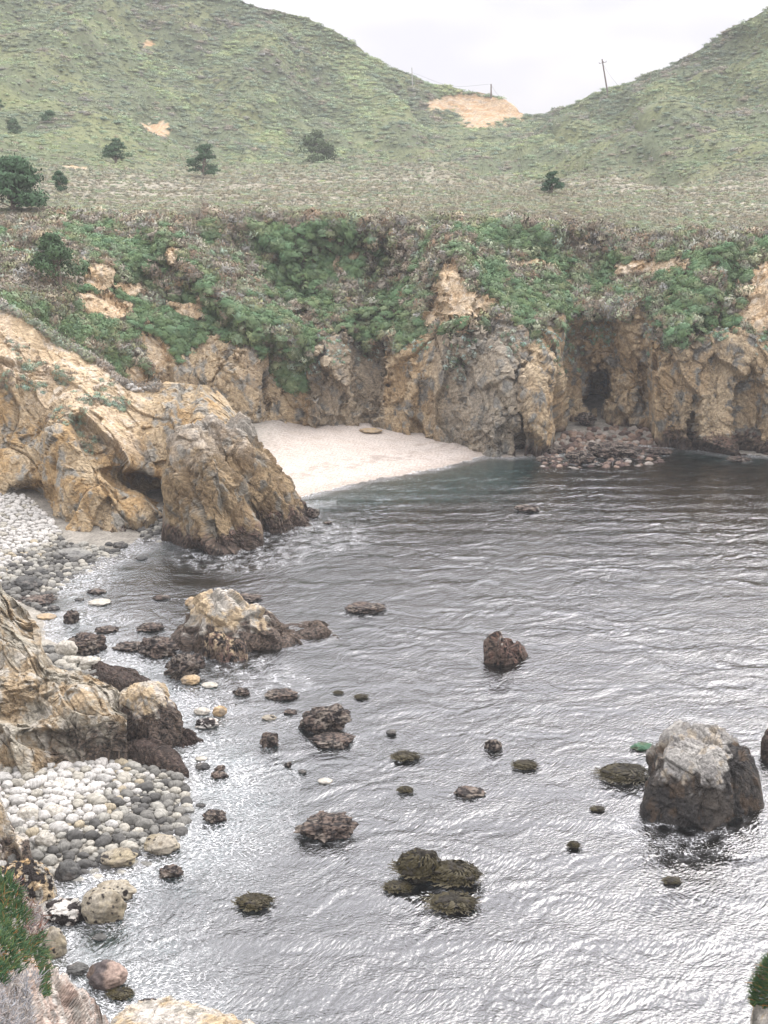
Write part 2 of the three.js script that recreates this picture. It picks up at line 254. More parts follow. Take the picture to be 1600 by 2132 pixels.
const onCliff = (x, y) => vert(CLIFF, clamp(Math.round(8 + (y - BASE(x)) / (RIM(x) - BASE(x)) * (CLIFF.NV - 8)), 0, CLIFF.NV) * (CLIFF.NU + 1) + Math.round((x + 220) / 2040 * CLIFF.NU));
const onHill = (x, y) => vert(HILL, clamp(Math.round((y - RIM(x)) / (RIDGE(x) - RIM(x)) * HILL.NV), 0, HILL.NV) * (HILL.NU + 1) + Math.round((x + 220) / 2040 * HILL.NU));
// ---------------------------------------------------------------- shore and sea bed
const SHORE = [[1820, 952], [1600, 949], [1500, 942], [1430, 932], [1330, 924], [1240, 930], [1130, 946], [1060, 951], [1010, 949], [900, 976], [750, 1003], [640, 1030], [590, 1046], [520, 1050], [430, 1075], [330, 1102], [260, 1138], [190, 1162], [130, 1192], [85, 1250], [95, 1330], [190, 1372], [235, 1400], [280, 1500], [325, 1545], [385, 1622], [365, 1700], [300, 1760], [200, 1790], [120, 1815], [95, 1880], [85, 2000], [150, 2132], [180, 2300]].map(([x, y]) => { const q = atY(x, y); return [q.x, q.z]; });
const LAND = [...SHORE, [-150, -30], [-150, -230], [160, -230]];
function shoreDist(x, z) {   // metres inland (positive) or out to sea (negative)
  let d = 1e9, inside = false;
  for (let i = 1; i < SHORE.length; i++) { const [ax, az] = SHORE[i - 1], [bx, bz] = SHORE[i], ex = bx - ax, ez = bz - az, t = clamp(((x - ax) * ex + (z - az) * ez) / (ex * ex + ez * ez), 0, 1), q = (x - ax - ex * t) ** 2 + (z - az - ez * t) ** 2; if (q < d) d = q; }
  for (let i = 0, j = LAND.length - 1; i < LAND.length; j = i++) { const [xi, zi] = LAND[i], [xj, zj] = LAND[j]; if ((zi > z) !== (zj > z) && x < (xj - xi) * (z - zi) / (zj - zi) + xi) inside = !inside; }
  return inside ? Math.sqrt(d) : -Math.sqrt(d);
}
const sandy = (x, z) => sstep(x, -14, -9) * sstep(x, 17, 11) * sstep(-z, 120, 127);
function shoreY(x, z, d = shoreDist(x, z)) {
  const s = sandy(x, z), up = x > 11 ? lerp(0.07, 0.062, s) : lerp(0.15, 0.062, s);
  if (d > 0) return Math.min(up * d, lerp(2.3, 1.9, s)) + 0.05 * fbm2(x * 0.3, z * 0.3, 3) * Math.min(1, d);
  return Math.max(-lerp(0.2, 0.10, s) * -d, -6) + 0.35 * fbm2(x * 0.25, z * 0.25, 4) * Math.min(1, -d * 0.2) * (1 - s * 0.6);
}
{
  const x0 = -62, x1 = 75, z0 = -172, z1 = -26, st = 0.5, NU = Math.round((x1 - x0) / st), NV = Math.round((z1 - z0) / st);
  const g = grid(NU, NV, (i, j, v) => { const x = x0 + i * st, z = z1 - j * st; v.set(x, shoreY(x, z), z); });
  finish(g, null, (p) => {
    const d = shoreDist(p.x, p.z), s = sandy(p.x, p.z), w = fbm2(p.x * 0.35, p.z * 0.35, 4), e = fbm2(p.x * 2.2, p.z * 2.2, 3);
    let sand = mixc([0.61, 0.55, 0.50], [0.57, 0.505, 0.45], sstep(w, -0.2, 0.4));
    const wet = sstep(d + w * 1.5, 2.2, -0.5); sand = mixc(sand, [0.40, 0.35, 0.30], wet * 0.75);
    const line = Math.abs(d - 5.2 - w * 3); if (line < 0.8 && e > -0.05 && p.x > -9) sand = mixc(sand, [0.36, 0.31, 0.27], 0.55);
    if (e > 0.62 && d > 6) sand = mixc(sand, [0.3, 0.24, 0.19], 0.5);
    const peb = mixc([0.36, 0.34, 0.30], [0.26, 0.245, 0.215], sstep(e, -0.3, 0.3)), weed = mixc([0.06, 0.058, 0.04], [0.13, 0.12, 0.09], sstep(w + e * 0.4, -0.1, 0.4));
    const rocky = mixc(peb, weed, sstep(-d + w * 3, 1.5, 6));
    return mixc(rocky, mixc(sand, weed, sstep(-d + w * 6, 9, 15)), s);
  }, 0.4);
  // the sand is one piece of ground, the sea bed with its gravel another
  const P = g.attributes.position, I = g.index.array, A = [], B = [];
  for (let k = 0; k < I.length; k += 3) { const x = P.getX(I[k]), z = P.getZ(I[k]); (sandy(x, z) > 0.5 && shoreDist(x, z) > -1.5 ? A : B).push(I[k], I[k + 1], I[k + 2]); }
  for (const [ids, name, label] of [[A, 'beach', 'pale sand beach at the foot of the cliffs'], [B, 'seabed', 'stony sea bed and shingle under the cove water']]) {
    const q = g.clone(); q.setIndex(ids); put(new THREE.Mesh(q, M.sand), name, label, null, null, 'structure');
  }
}
// ---------------------------------------------------------------- the sea
const waveAt = (x, z) => {
  const wx = n2(x * 0.16, z * 0.16) * 1.5 + n2(x * 0.5 + 9, z * 0.5) * 0.35, wz = n2(x * 0.16 + 50, z * 0.16) * 1.5 + n2(x * 0.5, z * 0.5 + 70) * 0.35, a = x + wx, b = z + wz;
  const r1 = 1 - Math.abs(n2(a * 1.2, b * 2.0 + 5)), r2 = 1 - Math.abs(n2(a * 2.5 + 31, b * 4.2)), r3 = n2(a * 0.5 + 12, b * 0.8);
  const gust = 0.8 + 0.35 * n2(x * 0.06 + 8, z * 0.06);
  return gust * (0.03 * n2(a * 0.2 + 3, b * 0.3) + 0.034 * r1 * r1 + 0.016 * r2 * r2 + 0.028 * r3) - 0.03;
};
{
  const NU = 420, NV = 720, D0 = 34, D1 = 166;
  const g = grid(NU, NV, (i, j, v) => { const D = lerp(D0 * Math.pow(D1 / D0, j / NV), lerp(D0, D1, j / NV), 0.55), x = (i / NU - 0.47) * 0.78 * D; v.set(x, waveAt(x, -D), -D); });
  const P = g.attributes.position, U = new Float32Array(P.count * 2);
  for (let i = 0; i < P.count; i++) { U[i * 2] = P.getX(i) / 7; U[i * 2 + 1] = P.getZ(i) / 7; }
  g.setAttribute('uv', new THREE.BufferAttribute(U, 2));
  const rip = tex(1024, (u, v) => 0.5 + 0.28 * tiled(u, v, 30, 3) + 0.3 * (0.4 - Math.abs(tiled(u + 0.3, v, 14, 3))));
  const m = new THREE.MeshPhysicalMaterial({ color: new THREE.Color(0.9, 0.96, 0.97), roughness: 0.15, ior: 2.08, transmission: 1, thickness: 3, attenuationColor: new THREE.Color(0.12, 0.38, 0.46), attenuationDistance: 2.2, bumpMap: rip, bumpScale: 0.045 });
  put(new THREE.Mesh(g, m), 'sea', 'rippled grey blue water of the cove', null, null, 'structure');
}
// ---------------------------------------------------------------- headland on the left, with its arch
function relief({ D, top, base, x0, x1, nu, nv, back, h, color, cuts = [], under = 1.5, along = FACING }) {
  const px = (i) => x0 + i * (x1 - x0) / nu, PY = new Float32Array((nu + 1) * (nv + 1 + back.length));
  const dep = (x, y) => { let d = D(x, y); for (const o of cuts) { const r = inOval([o[0], o[1], o[2], o[3], o[5]], x, y); if (r < 1.35) d += o[4] * (1 - sstep(r, 0.55, 1.35)); } return d; };
  const g = grid(nu, nv + back.length, (i, j, v) => {
    const x = px(i), t = top(x), b = base(x), k = Math.max(0, j - nv); let py = j < 3 ? b : lerp(b, t, Math.min(1, (j - 3) / (nv - 3)));
    v.copy(atD(x, py, dep(x, py))); if (j < 3) v.y -= under * (3 - j) / 3; if (k) { const [bz, by] = back[k - 1]; v.z -= bz; v.y += by; v.x *= 1 + bz / 150; }
    PY[j * (nu + 1) + i] = py;
  });
  g.userData = { px: (i) => px(i % (nu + 1)), py: (i) => PY[i], last: (nu + 1) * (nv + 1) };
  return finish(g, (p, n, i) => h(p, px(i % (nu + 1)), PY[i]), (p, n, i) => color(p, px(i % (nu + 1)), PY[i], n), 0.25, along);
}
const spurTop = curve([[-220, 540], [0, 632], [60, 665], [100, 690], [200, 748], [260, 792], [300, 800], [350, 799], [400, 801], [430, 799], [455, 815], [480, 848], [505, 885], [540, 960]]);
const spurD = chart([[-220, [1085, 116], [900, 119], [700, 124], [540, 128]], [0, [1080, 117.6], [950, 120.5], [800, 124], [720, 127], [632, 131]], [90, [1100, 115.8], [1000, 118.6], [880, 122.5], [790, 126], [685, 131]],
  [140, [1118, 112.8], [1000, 114.8], [900, 117.5], [800, 125], [715, 131]], [220, [1120, 112.6], [1020, 114.4], [940, 117], [870, 121.5], [800, 125], [760, 131]], [280, [1112, 113.4], [1060, 115], [1000, 119.5], [880, 122.5], [800, 127]],
  [340, [1075, 118], [1000, 121], [880, 123], [800, 128]], [400, [1070, 118.6], [900, 121.5], [800, 127]], [460, [1060, 120], [900, 123], [815, 129]], [540, [1050, 124], [900, 131]]]);
const SPUR = put(new THREE.Mesh(relief({ D: spurD, top: spurTop, base: curve([[-220, 1085], [0, 1080], [90, 1100], [140, 1118], [220, 1122], [285, 1112], [310, 1085], [400, 1075], [540, 1055]]), x0: -220, x1: 540, nu: 330, nv: 240, back: [[2, -0.3], [6, -1.2], [13, -3.5], [16, -9]],
  cuts: [[296, 1006, 80, 22, 3.6, 0.3], [335, 1040, 36, 22, 2.5, 0], [70, 1045, 50, 40, 3.2, 0], [390, 840, 22, 60, 1.8, 0.2], [210, 1075, 10, 40, 1, 0.4]],
  h: (p, x, py) => { const u = sstep(py, spurTop(x) + 10, spurTop(x) + 190); return crag(p, lerp(0.5, 1.5, u), lerp(0.25, 0.7, u), lerp(0.16, 0.2, u)); },
  color: (p, x, py) => {
    const above = py - spurTop(x), w = ragged(p, 0.3) * 40, soft = sstep(above + w, 190, 110) * sstep(x, 330, 260);
    const c = mixc(stone(p, PAL.tan, PAL.ochre, PAL.grey), stone(p, [0.56, 0.44, 0.29], [0.62, 0.50, 0.36], [0.64, 0.56, 0.45], 1.3), soft);
    return tide(p, c, x > 120 ? 0.5 : -1);
  } }), M.rock), 'headland', 'tan crumbling rock headland with a low sea arch on the left', null, null, 'structure');

// free standing crags: outline [px, top], waterline [px, py], how thick from front to back
function crags({ top, base, thick, lean = 0.45, nu = 150, nv = 150, box = 0.75, h = [0.7, 0.5, 0.2], k = 1, color, foot = 0, y0 = 0 }) {
  const T1 = curve(top), B1 = curve(base), x0 = top[0][0], x1 = top[top.length - 1][0];
  const g = grid(nu, nv, (i, j, v) => {
    const u = i / nu, x = x0 + (x1 - x0) * u, F = (y0 - EYE) / slopeOf(B1(x)), th = thick * Math.pow(Math.max(0.02, 1 - Math.abs(2 * u - 1) ** 3), 0.5), Dt = F + th * lean, yt = Math.max(y0 + 0.02, EYE + slopeOf(T1(x)) * Dt);
    const a = j / nv * Math.PI, ca = Math.cos(a), s = Math.pow(Math.sin(a), box), c = Math.sign(ca) * Math.pow(Math.abs(ca), box);
    const D = c > 0 ? Dt - (Dt - F) * c : Dt + th * (1 - lean) * -c, yb = y0 - 0.9 - foot, y = yb + (yt - yb) * s, px = x;
    v.set((px - 800) * perD(pyOf(Math.max(y, y0), D)) * D, y, -D);
  });
  return finish(g, (p, n, i) => { const u = (i % (nu + 1)) / nu, e = Math.min(1, 8 * Math.min(u, 1 - u)); return e * crag(p, h[0], h[1], h[2], k); }, color);
}
const paleTop = (p, lo, hi, c) => mixc(c, PAL.bone, 0.55 * sstep(p.y + ragged(p, 0.6) * 2, lo, hi));
{
  const c = (p) => tide(p, paleTop(p, 5, 9, stone(p, [0.25, 0.18, 0.105], [0.36, 0.27, 0.16], [0.24, 0.22, 0.18])), 1.5);
  const s = new THREE.Group();
  part(s, 'front_crag', crags({ top: [[336, 1118], [342, 1030], [350, 965], [362, 915], [384, 890], [412, 884], [436, 905], [460, 955], [490, 1000], [520, 1040], [545, 1090], [550, 1136]], base: [[336, 1126], [400, 1142], [450, 1150], [500, 1146], [550, 1138]], thick: 8, lean: 0.5, nu: 150, nv: 220, box: 0.85, h: [1.15, 0.75, 0.2], k: 1.15, color: c }), M.rock);
  part(s, 'rear_crag', crags({ top: [[395, 920], [415, 870], [440, 862], [470, 878], [500, 895], [530, 930], [560, 968], [590, 1000], [612, 1050], [625, 1070], [650, 1094], [656, 1104]], base: [[395, 1100], [540, 1112], [600, 1112], [656, 1106]], thick: 10, lean: 0.5, nu: 170, nv: 200, box: 0.85, h: [1.15, 0.75, 0.2], k: 1.15, color: c }), M.rock);
  put(s, 'sea_stack', 'tall craggy brown sea stack with dark waterline between headland and sand beach', 'sea stack');
}
put(new THREE.Mesh(relief({ D: chart([[-160, [1650, 63.2], [1500, 66], [1350, 69.5], [1150, 75]], [0, [1630, 64.2], [1520, 66], [1420, 69], [1300, 71.5], [1213, 74]], [60, [1612, 65], [1500, 67], [1420, 69.5], [1330, 72.5], [1275, 75]], [110, [1597, 66], [1520, 67], [1440, 69.5], [1397, 72.5]], [200, [1574, 67.2], [1500, 68.3], [1440, 70], [1404, 73]], [265, [1562, 67.8], [1500, 69.5], [1470, 72]]]),
  top: curve([[-160, 1140], [-50, 1188], [0, 1213], [30, 1240], [60, 1275], [74, 1302], [80, 1335], [95, 1372], [104, 1396], [150, 1402], [200, 1404], [230, 1420], [250, 1440], [265, 1475]]), base: curve([[-160, 1650], [0, 1630], [60, 1612], [130, 1592], [200, 1575], [265, 1562]]),
  x0: -160, x1: 265, nu: 210, nv: 230, back: [[1.5, -1], [3, -4], [4, -9]], cuts: [[40, 1480, 60, 26, 0.8, 0.15], [95, 1540, 70, 20, 0.7, 0]],
  h: (p, x, py) => crag(p, 0.9, 0.55, 0.15, 1.6),
  color: (p, x, py) => { const c = stone(p, [0.40, 0.31, 0.20], [0.37, 0.345, 0.285], [0.46, 0.43, 0.37], 1.6), m = sstep(x + ragged(p, 0.7) * 90, 60, 190) * sstep(py + ragged(p, 0.8) * 50, 1480, 1540); return mixc(c, fbm3(p.x * 4, p.y * 4, p.z * 4, 2) > 0 ? PAL.mussel : PAL.crust, m * 0.9); } }), M.rock), 'rock_outcrop', 'large cracked grey tan rock outcrop above the near pebble beach', 'rock outcrop');
const barn = (top) => (p) => { const c = stone(p, PAL.bone, PAL.tan, PAL.grey, 2), e = fbm3(p.x * 5, p.y * 5, p.z * 5, 3), h = p.y + fbm3(p.x, p.y, p.z, 3) * 1.0; return h > top ? c : mixc(c, e > 0.05 ? PAL.mussel : PAL.crust, clamp((top - h) * 2.5, 0, 0.95)); };
const lone = (name, label, cat, o) => put(new THREE.Mesh(crags(o), M.rock), name, label, cat);
lone('barnacled_rock', 'pale capped rock with dark mussel skirt at the end of the grey outcrop', 'rock', { top: [[240, 1490], [252, 1440], [275, 1424], [296, 1430], [312, 1424], [332, 1434], [346, 1468], [362, 1500], [378, 1535]], base: [[240, 1560], [300, 1572], [378, 1545]], thick: 3.2, h: [0.4, 0.3, 0.08], k: 1.6, nu: 130, nv: 130, color: barn(2.4) });
lone('mussel_ledge', 'low black mussel covered ledge sloping into the water by the near pebbles', 'rock', { top: [[205, 1588], [250, 1555], [300, 1550], [340, 1568], [394, 1606]], base: [[205, 1598], [300, 1612], [394, 1620]], thick: 2.6, h: [0.35, 0.22, 0.07], k: 1.6, nu: 140, nv: 90, color: (p) => tide(p, PAL.crust, 4) });
lone('mussel_ledge', 'dark mussel covered ledge behind the pale capped rock', 'rock', { top: [[165, 1408], [215, 1386], [260, 1398], [300, 1412], [338, 1440]], base: [[165, 1430], [250, 1450], [338, 1455]], thick: 4, h: [0.35, 0.22, 0.07], k: 1.6, nu: 120, nv: 90, color: (p) => tide(p, PAL.crust, 4) });
lone('mussel_ledge', 'small dark ledge at the outer foot of the pale capped rock', 'rock', { top: [[355, 1540], [375, 1518], [395, 1520], [424, 1540]], base: [[355, 1552], [390, 1556], [424, 1545]], thick: 1.6, h: [0.2, 0.2, 0.12], k: 2, nu: 70, nv: 60, color: (p) => tide(p, PAL.crust, 3) });
lone('ridge_rock', 'long pale topped rock ridge trailing a low dark tail, rising from the water', 'rock', { top: [[345, 1338], [372, 1312], [395, 1290], [408, 1248], [430, 1234], [455, 1230], [480, 1240], [505, 1255], [535, 1262], [560, 1285], [585, 1310], [620, 1312], [660, 1310], [690, 1320], [706, 1330]], base: [[345, 1345], [430, 1368], [520, 1352], [580, 1345], [640, 1340], [706, 1333]], thick: 5.5, lean: 0.5, nu: 190, nv: 140, h: [0.6, 0.42, 0.1], k: 1.4, color: (p) => barn(1.5)(p) });
lone('ridge_rock', 'tan mussel topped rock leaning on the front of the long ridge', 'rock', { top: [[422, 1355], [430, 1325], [450, 1322], [470, 1335], [500, 1338], [514, 1350], [517, 1368]], base: [[422, 1366], [470, 1380], [517, 1374]], thick: 2.6, nu: 90, nv: 80, h: [0.25, 0.22, 0.14], k: 2, color: (p) => { const e = fbm3(p.x * 2, p.y * 2, p.z * 2, 3); return e > 0.1 ? PAL.mussel : stone(p, PAL.crust, PAL.tan, PAL.pink, 2); } });
lone('domed_rock', 'big domed rock with cracked pale cap and dark weedy sides on the right', 'rock', { top: [[1332, 1692], [1344, 1642], [1360, 1590], [1378, 1564], [1402, 1542], [1440, 1532], [1490, 1534], [1530, 1550], [1560, 1562], [1578, 1600], [1588, 1650], [1592, 1682]], base: [[1336, 1698], [1400, 1712], [1470, 1716], [1540, 1706], [1592, 1684]], thick: 4.4, lean: 0.5, box: 0.6, nu: 170, nv: 180, h: [0.55, 0.4, 0.12], k: 1.6, color: (p) => {
  const c = stone(p, [0.40, 0.39, 0.365], [0.31, 0.30, 0.285], [0.36, 0.32, 0.26], 2), dark = stone(p, [0.055, 0.052, 0.05], [0.085, 0.075, 0.065], [0.10, 0.075, 0.055], 2), w = ragged(p, 0.9) * 1.3; return mixc(c, dark, sstep(p.y + w + (p.x > 14.2 ? 1.0 - (p.x - 14.2) * 0.9 : 0) * 0.6, 2.55, 2.1)); } });
lone('upright_rock', 'upright pinkish brown rock standing alone in the middle of the cove', 'rock', { top: [[1008, 1372], [1016, 1350], [1030, 1328], [1042, 1320], [1056, 1328], [1070, 1345], [1086, 1352], [1100, 1362]], base: [[1008, 1378], [1050, 1390], [1100, 1368]], thick: 2.2, nu: 90, nv: 90, h: [0.4, 0.3, 0.1], k: 1.6, color: (p) => { const e = fbm3(p.x * 2.5, p.y * 2.5, p.z * 2.5, 3); return p.y > 1.7 + e ? stone(p, PAL.grey, PAL.slate, PAL.bone, 2) : e > 0.2 ? PAL.mussel : stone(p, PAL.pink, PAL.crust, [0.2, 0.12, 0.09], 2); } });
lone('edge_rock', 'dark rock cut by the right edge behind the domed rock', 'rock', { top: [[1584, 1570], [1590, 1535], [1612, 1520], [1650, 1545], [1670, 1575]], base: [[1584, 1576], [1630, 1592], [1670, 1585]], thick: 2.2, nu: 70, nv: 70, h: [0.3, 0.25, 0.14], k: 1.8, color: (p) => tide(p, PAL.crust, 3) });
lone('shore_rock', 'pale rock with dark mussel foot at the left edge beside the near pebbles', 'rock', { top: [[-120, 1640], [-40, 1655], [0, 1668], [28, 1732], [56, 1742], [70, 1795]], base: [[-120, 1840], [0, 1825], [70, 1812]], thick: 3.4, nu: 120, nv: 120, h: [0.35, 0.25, 0.12], k: 1.8, color: (p) => barn(1.15)(p) });
lone('shore_rock', 'black topped tan boulder below the pale rock at the left edge', 'rock', { top: [[-10, 1830], [25, 1808], [60, 1802], [92, 1822], [112, 1848], [120, 1864]], base: [[-10, 1905], [60, 1890], [120, 1868]], thick: 2.2, nu: 90, nv: 90, h: [0.25, 0.2, 0.1], k: 2, color: (p) => { const e = fbm3(p.x * 2, p.y * 2, p.z * 2, 3); return e + p.y * 0.25 > 0.25 ? PAL.mussel : stone(p, PAL.ochre, PAL.tan, PAL.grey, 2); } });
lone('shore_rock', 'flat pale rock cut by the bottom edge of the view', 'rock', { top: [[215, 2150], [262, 2112], [320, 2103], [380, 2108], [430, 2120], [480, 2140], [560, 2160]], base: [[215, 2230], [560, 2230]], thick: 3, nu: 110, nv: 90, h: [0.2, 0.18, 0.08], k: 2, color: (p) => stone(p, PAL.bone, PAL.tan, PAL.grey, 2) });
const bluffTop = curve([[-120, 1770], [-30, 1812], [0, 1822], [30, 1830], [55, 1880], [80, 1925], [96, 1975], [124, 2030], [160, 2052], [195, 2075], [215, 2108], [240, 2140]]);
const bluffD = chart([[-120, [2240, 22.5], [1990, 26.5], [1770, 30]], [0, [2240, 23.2], [1990, 27], [1822, 30.4]], [60, [2240, 25], [2060, 28], [1940, 30], [1880, 31]], [130, [2240, 28], [2100, 31.5], [2030, 33.5]], [240, [2240, 34], [2140, 37]]]);
const BLUFF = put(new THREE.Mesh(relief({ D: bluffD, top: bluffTop, base: () => 2240, x0: -120, x1: 240, nu: 140, nv: 150, back: [[0.4, -1], [0.7, -4], [0.9, -14]], along: new THREE.Vector3(0.2, 0.8, 0.2), h: (p) => crag(p, 0.3, 0.3, 0.1, 3), color: (p) => stone(p, [0.56, 0.51, 0.46], [0.55, 0.44, 0.38], [0.50, 0.48, 0.45], 4) }), M.soil), 'foreground_bluff', 'pale pinkish bluff edge with green ice plant at the lower left corner', null, null, 'structure');
const ledgeTop = curve([[1560, 2160], [1572, 2075], [1584, 2024], [1600, 2004], [1740, 1950]]);
const ledgeD = chart([[1560, [2240, 24], [2000, 25]], [1740, [2240, 21], [1950, 23]]]);
const LEDGE = put(new THREE.Mesh(relief({ D: ledgeD, top: ledgeTop, base: () => 2240, x0: 1560, x1: 1740, nu: 80, nv: 90, back: [[0.4, -1], [0.7, -4], [0.9, -14]], along: new THREE.Vector3(0.2, 0.8, 0.2), h: (p) => crag(p, 0.2, 0.2, 0.08, 3), color: (p) => stone(p, PAL.bone, PAL.grey, PAL.tan, 4) }), M.soil), 'foreground_ledge', 'pale rock ledge with ice plant at the lower right corner', null, null, 'structure');
// ---------------------------------------------------------------- plants
// a clump of small leaves: positions from place(rand) as {p, n}; leaf length and width
function leaves(count, seed, place, len, wid, soft = 0.55) {
  const R = rng(seed), pos = new Float32Array(count * 12), nor = new Float32Array(count * 12), id = new Uint32Array(count * 6), a = new THREE.Vector3(), b = new THREE.Vector3(), n = new THREE.Vector3(), q = new THREE.Vector3();
  for (let k = 0; k < count; k++) {
    const { p, n: out } = place(R); n.copy(out).add(q.set(R() - 0.5, R() - 0.5, R() - 0.5).multiplyScalar(1.5)).normalize();
    a.set(R() - 0.5, R() - 0.5, R() - 0.5).cross(n).normalize(); b.crossVectors(n, a); const L = len * (0.6 + R() * 0.8), W = wid * (0.6 + R() * 0.8);
    const put4 = [[-W, 0], [0, -L], [W, 0], [0, L]];
    for (let c = 0; c < 4; c++) { const o = k * 12 + c * 3; q.copy(p).addScaledVector(a, put4[c][0]).addScaledVector(b, put4[c][1]); pos[o] = q.x; pos[o + 1] = q.y; pos[o + 2] = q.z; q.copy(n).lerp(out, soft).normalize(); nor[o] = q.x; nor[o + 1] = q.y; nor[o + 2] = q.z; }
    id.set([k * 4, k * 4 + 1, k * 4 + 2, k * 4, k * 4 + 2, k * 4 + 3], k * 6);
  }
  const g = new THREE.BufferGeometry(); g.setAttribute('position', new THREE.BufferAttribute(pos, 3)); g.setAttribute('normal', new THREE.BufferAttribute(nor, 3)); g.setIndex(new THREE.BufferAttribute(id, 1)); return g;
}
const dome = (flat, lump, s) => (R) => { const u = R() * 2 * Math.PI, c = R() * 1.15 - 0.15, r = Math.sqrt(Math.max(0, 1 - c * c)), n = new THREE.Vector3(Math.cos(u) * r, c, Math.sin(u) * r), k = (0.72 + 0.28 * R()) * (1 + lump * n3(n.x * 1.9 + s, n.y * 1.9, n.z * 1.9)); return { p: new THREE.Vector3(n.x * k, Math.max(-0.1, n.y * k * flat), n.z * k), n }; };
function tuft(count, seed, spread, up) {   // thin upright blades
  const R = rng(seed), pos = [], nor = [];
  for (let k = 0; k < count; k++) { const a = R() * 6.283, r = R() * 0.5, l = up * (0.5 + R() * 0.7), d = spread * R(), x = Math.cos(a) * r, z = Math.sin(a) * r, t = R() * 6.283, w = 0.035; pos.push(x - Math.cos(t) * w, 0, z - Math.sin(t) * w, x + Math.cos(t) * w, 0, z + Math.sin(t) * w, x + Math.cos(a) * d, l, z + Math.sin(a) * d); for (let c = 0; c < 3; c++) nor.push(Math.cos(a) * 0.5, 0.8, Math.sin(a) * 0.5); }
  const g = new THREE.BufferGeometry(); g.setAttribute('position', new THREE.Float32BufferAttribute(pos, 3)); g.setAttribute('normal', new THREE.Float32BufferAttribute(nor, 3)); return g;
}
const core = (s) => { let g = new THREE.IcosahedronGeometry(0.56, 2); g.deleteAttribute('uv'); g.deleteAttribute('normal'); g = mergeVertices(g, 1e-4); const P = g.attributes.position, v = new THREE.Vector3(); for (let i = 0; i < P.count; i++) { v.fromBufferAttribute(P, i); v.multiplyScalar(1 + 0.35 * n3(v.x * 2.5 + s, v.y * 2.5, v.z * 2.5)); P.setXYZ(i, v.x, Math.max(-0.15, v.y * 0.66), v.z); } g.computeVertexNormals(); return g; };
const G = {
  mound: [1, 2, 3].map((s) => mergeGeometries([leaves(230, s, dome(0.66, 0.5, s * 9), 0.13, 0.075, 0.62), core(s * 9)])),
  bush: [4, 5, 6].map((s) => leaves(110, s, dome(0.75, 0.5, s * 9), 0.2, 0.08, 0.7)),
  dry: [7, 8].map((s) => tuft(80, s, 0.75, 0.85)),
  rosette: [9].map((s) => leaves(46, s, dome(0.5, 0.2, 3), 0.26, 0.12, 0.5)),
};
const jitter = (R, c, k = 0.25) => { const m = 1 + (R() - 0.5) * 2 * k, t = (R() - 0.5) * 0.2; return new THREE.Color().setRGB(c[0] * m * (1 + t), c[1] * m, c[2] * m * (1 - t)); };
const COPY = new THREE.Object3D(), Y = new THREE.Vector3(0, 1, 0);
function scatter(name, label, geos, spots, seed, mat = M.leaf) {   // spots: {p, s, c, n?, flat?}
  const R = rng(seed);
  geos.forEach((g, k) => {
    const mine = spots.filter((_, i) => i % geos.length === k); if (!mine.length) return;
    const im = new THREE.InstancedMesh(g, mat, mine.length);
    mine.forEach((q, i) => { COPY.position.copy(q.p); COPY.quaternion.setFromUnitVectors(Y, q.n ?? Y); COPY.rotateY(R() * 6.283); COPY.scale.set(q.s * (0.85 + R() * 0.3), q.s * (q.flat ?? 1) * (0.8 + R() * 0.4), q.s * (0.85 + R() * 0.3)); COPY.updateMatrix(); im.setMatrixAt(i, COPY.matrix); im.setColorAt(i, jitter(R, q.c, q.j ?? 0.25)); });
    put(im, name, label, null, null, 'stuff');
  });
}
const LEAF = { green: [0.155, 0.235, 0.115], deep: [0.10, 0.165, 0.085], sage: [0.28, 0.32, 0.225], lime: [0.29, 0.345, 0.17], brown: [0.24, 0.185, 0.13], mauve: [0.29, 0.262, 0.22], straw: [0.45, 0.415, 0.31], olive: [0.23, 0.25, 0.145] };
const pick = (R, list) => { let t = R(); for (const [c, w] of list) { if ((t -= w) < 0) return LEAF[c]; } return LEAF[list[0][0]]; };
const up = (n, k) => new THREE.Vector3().copy(n).lerp(Y, k).normalize();
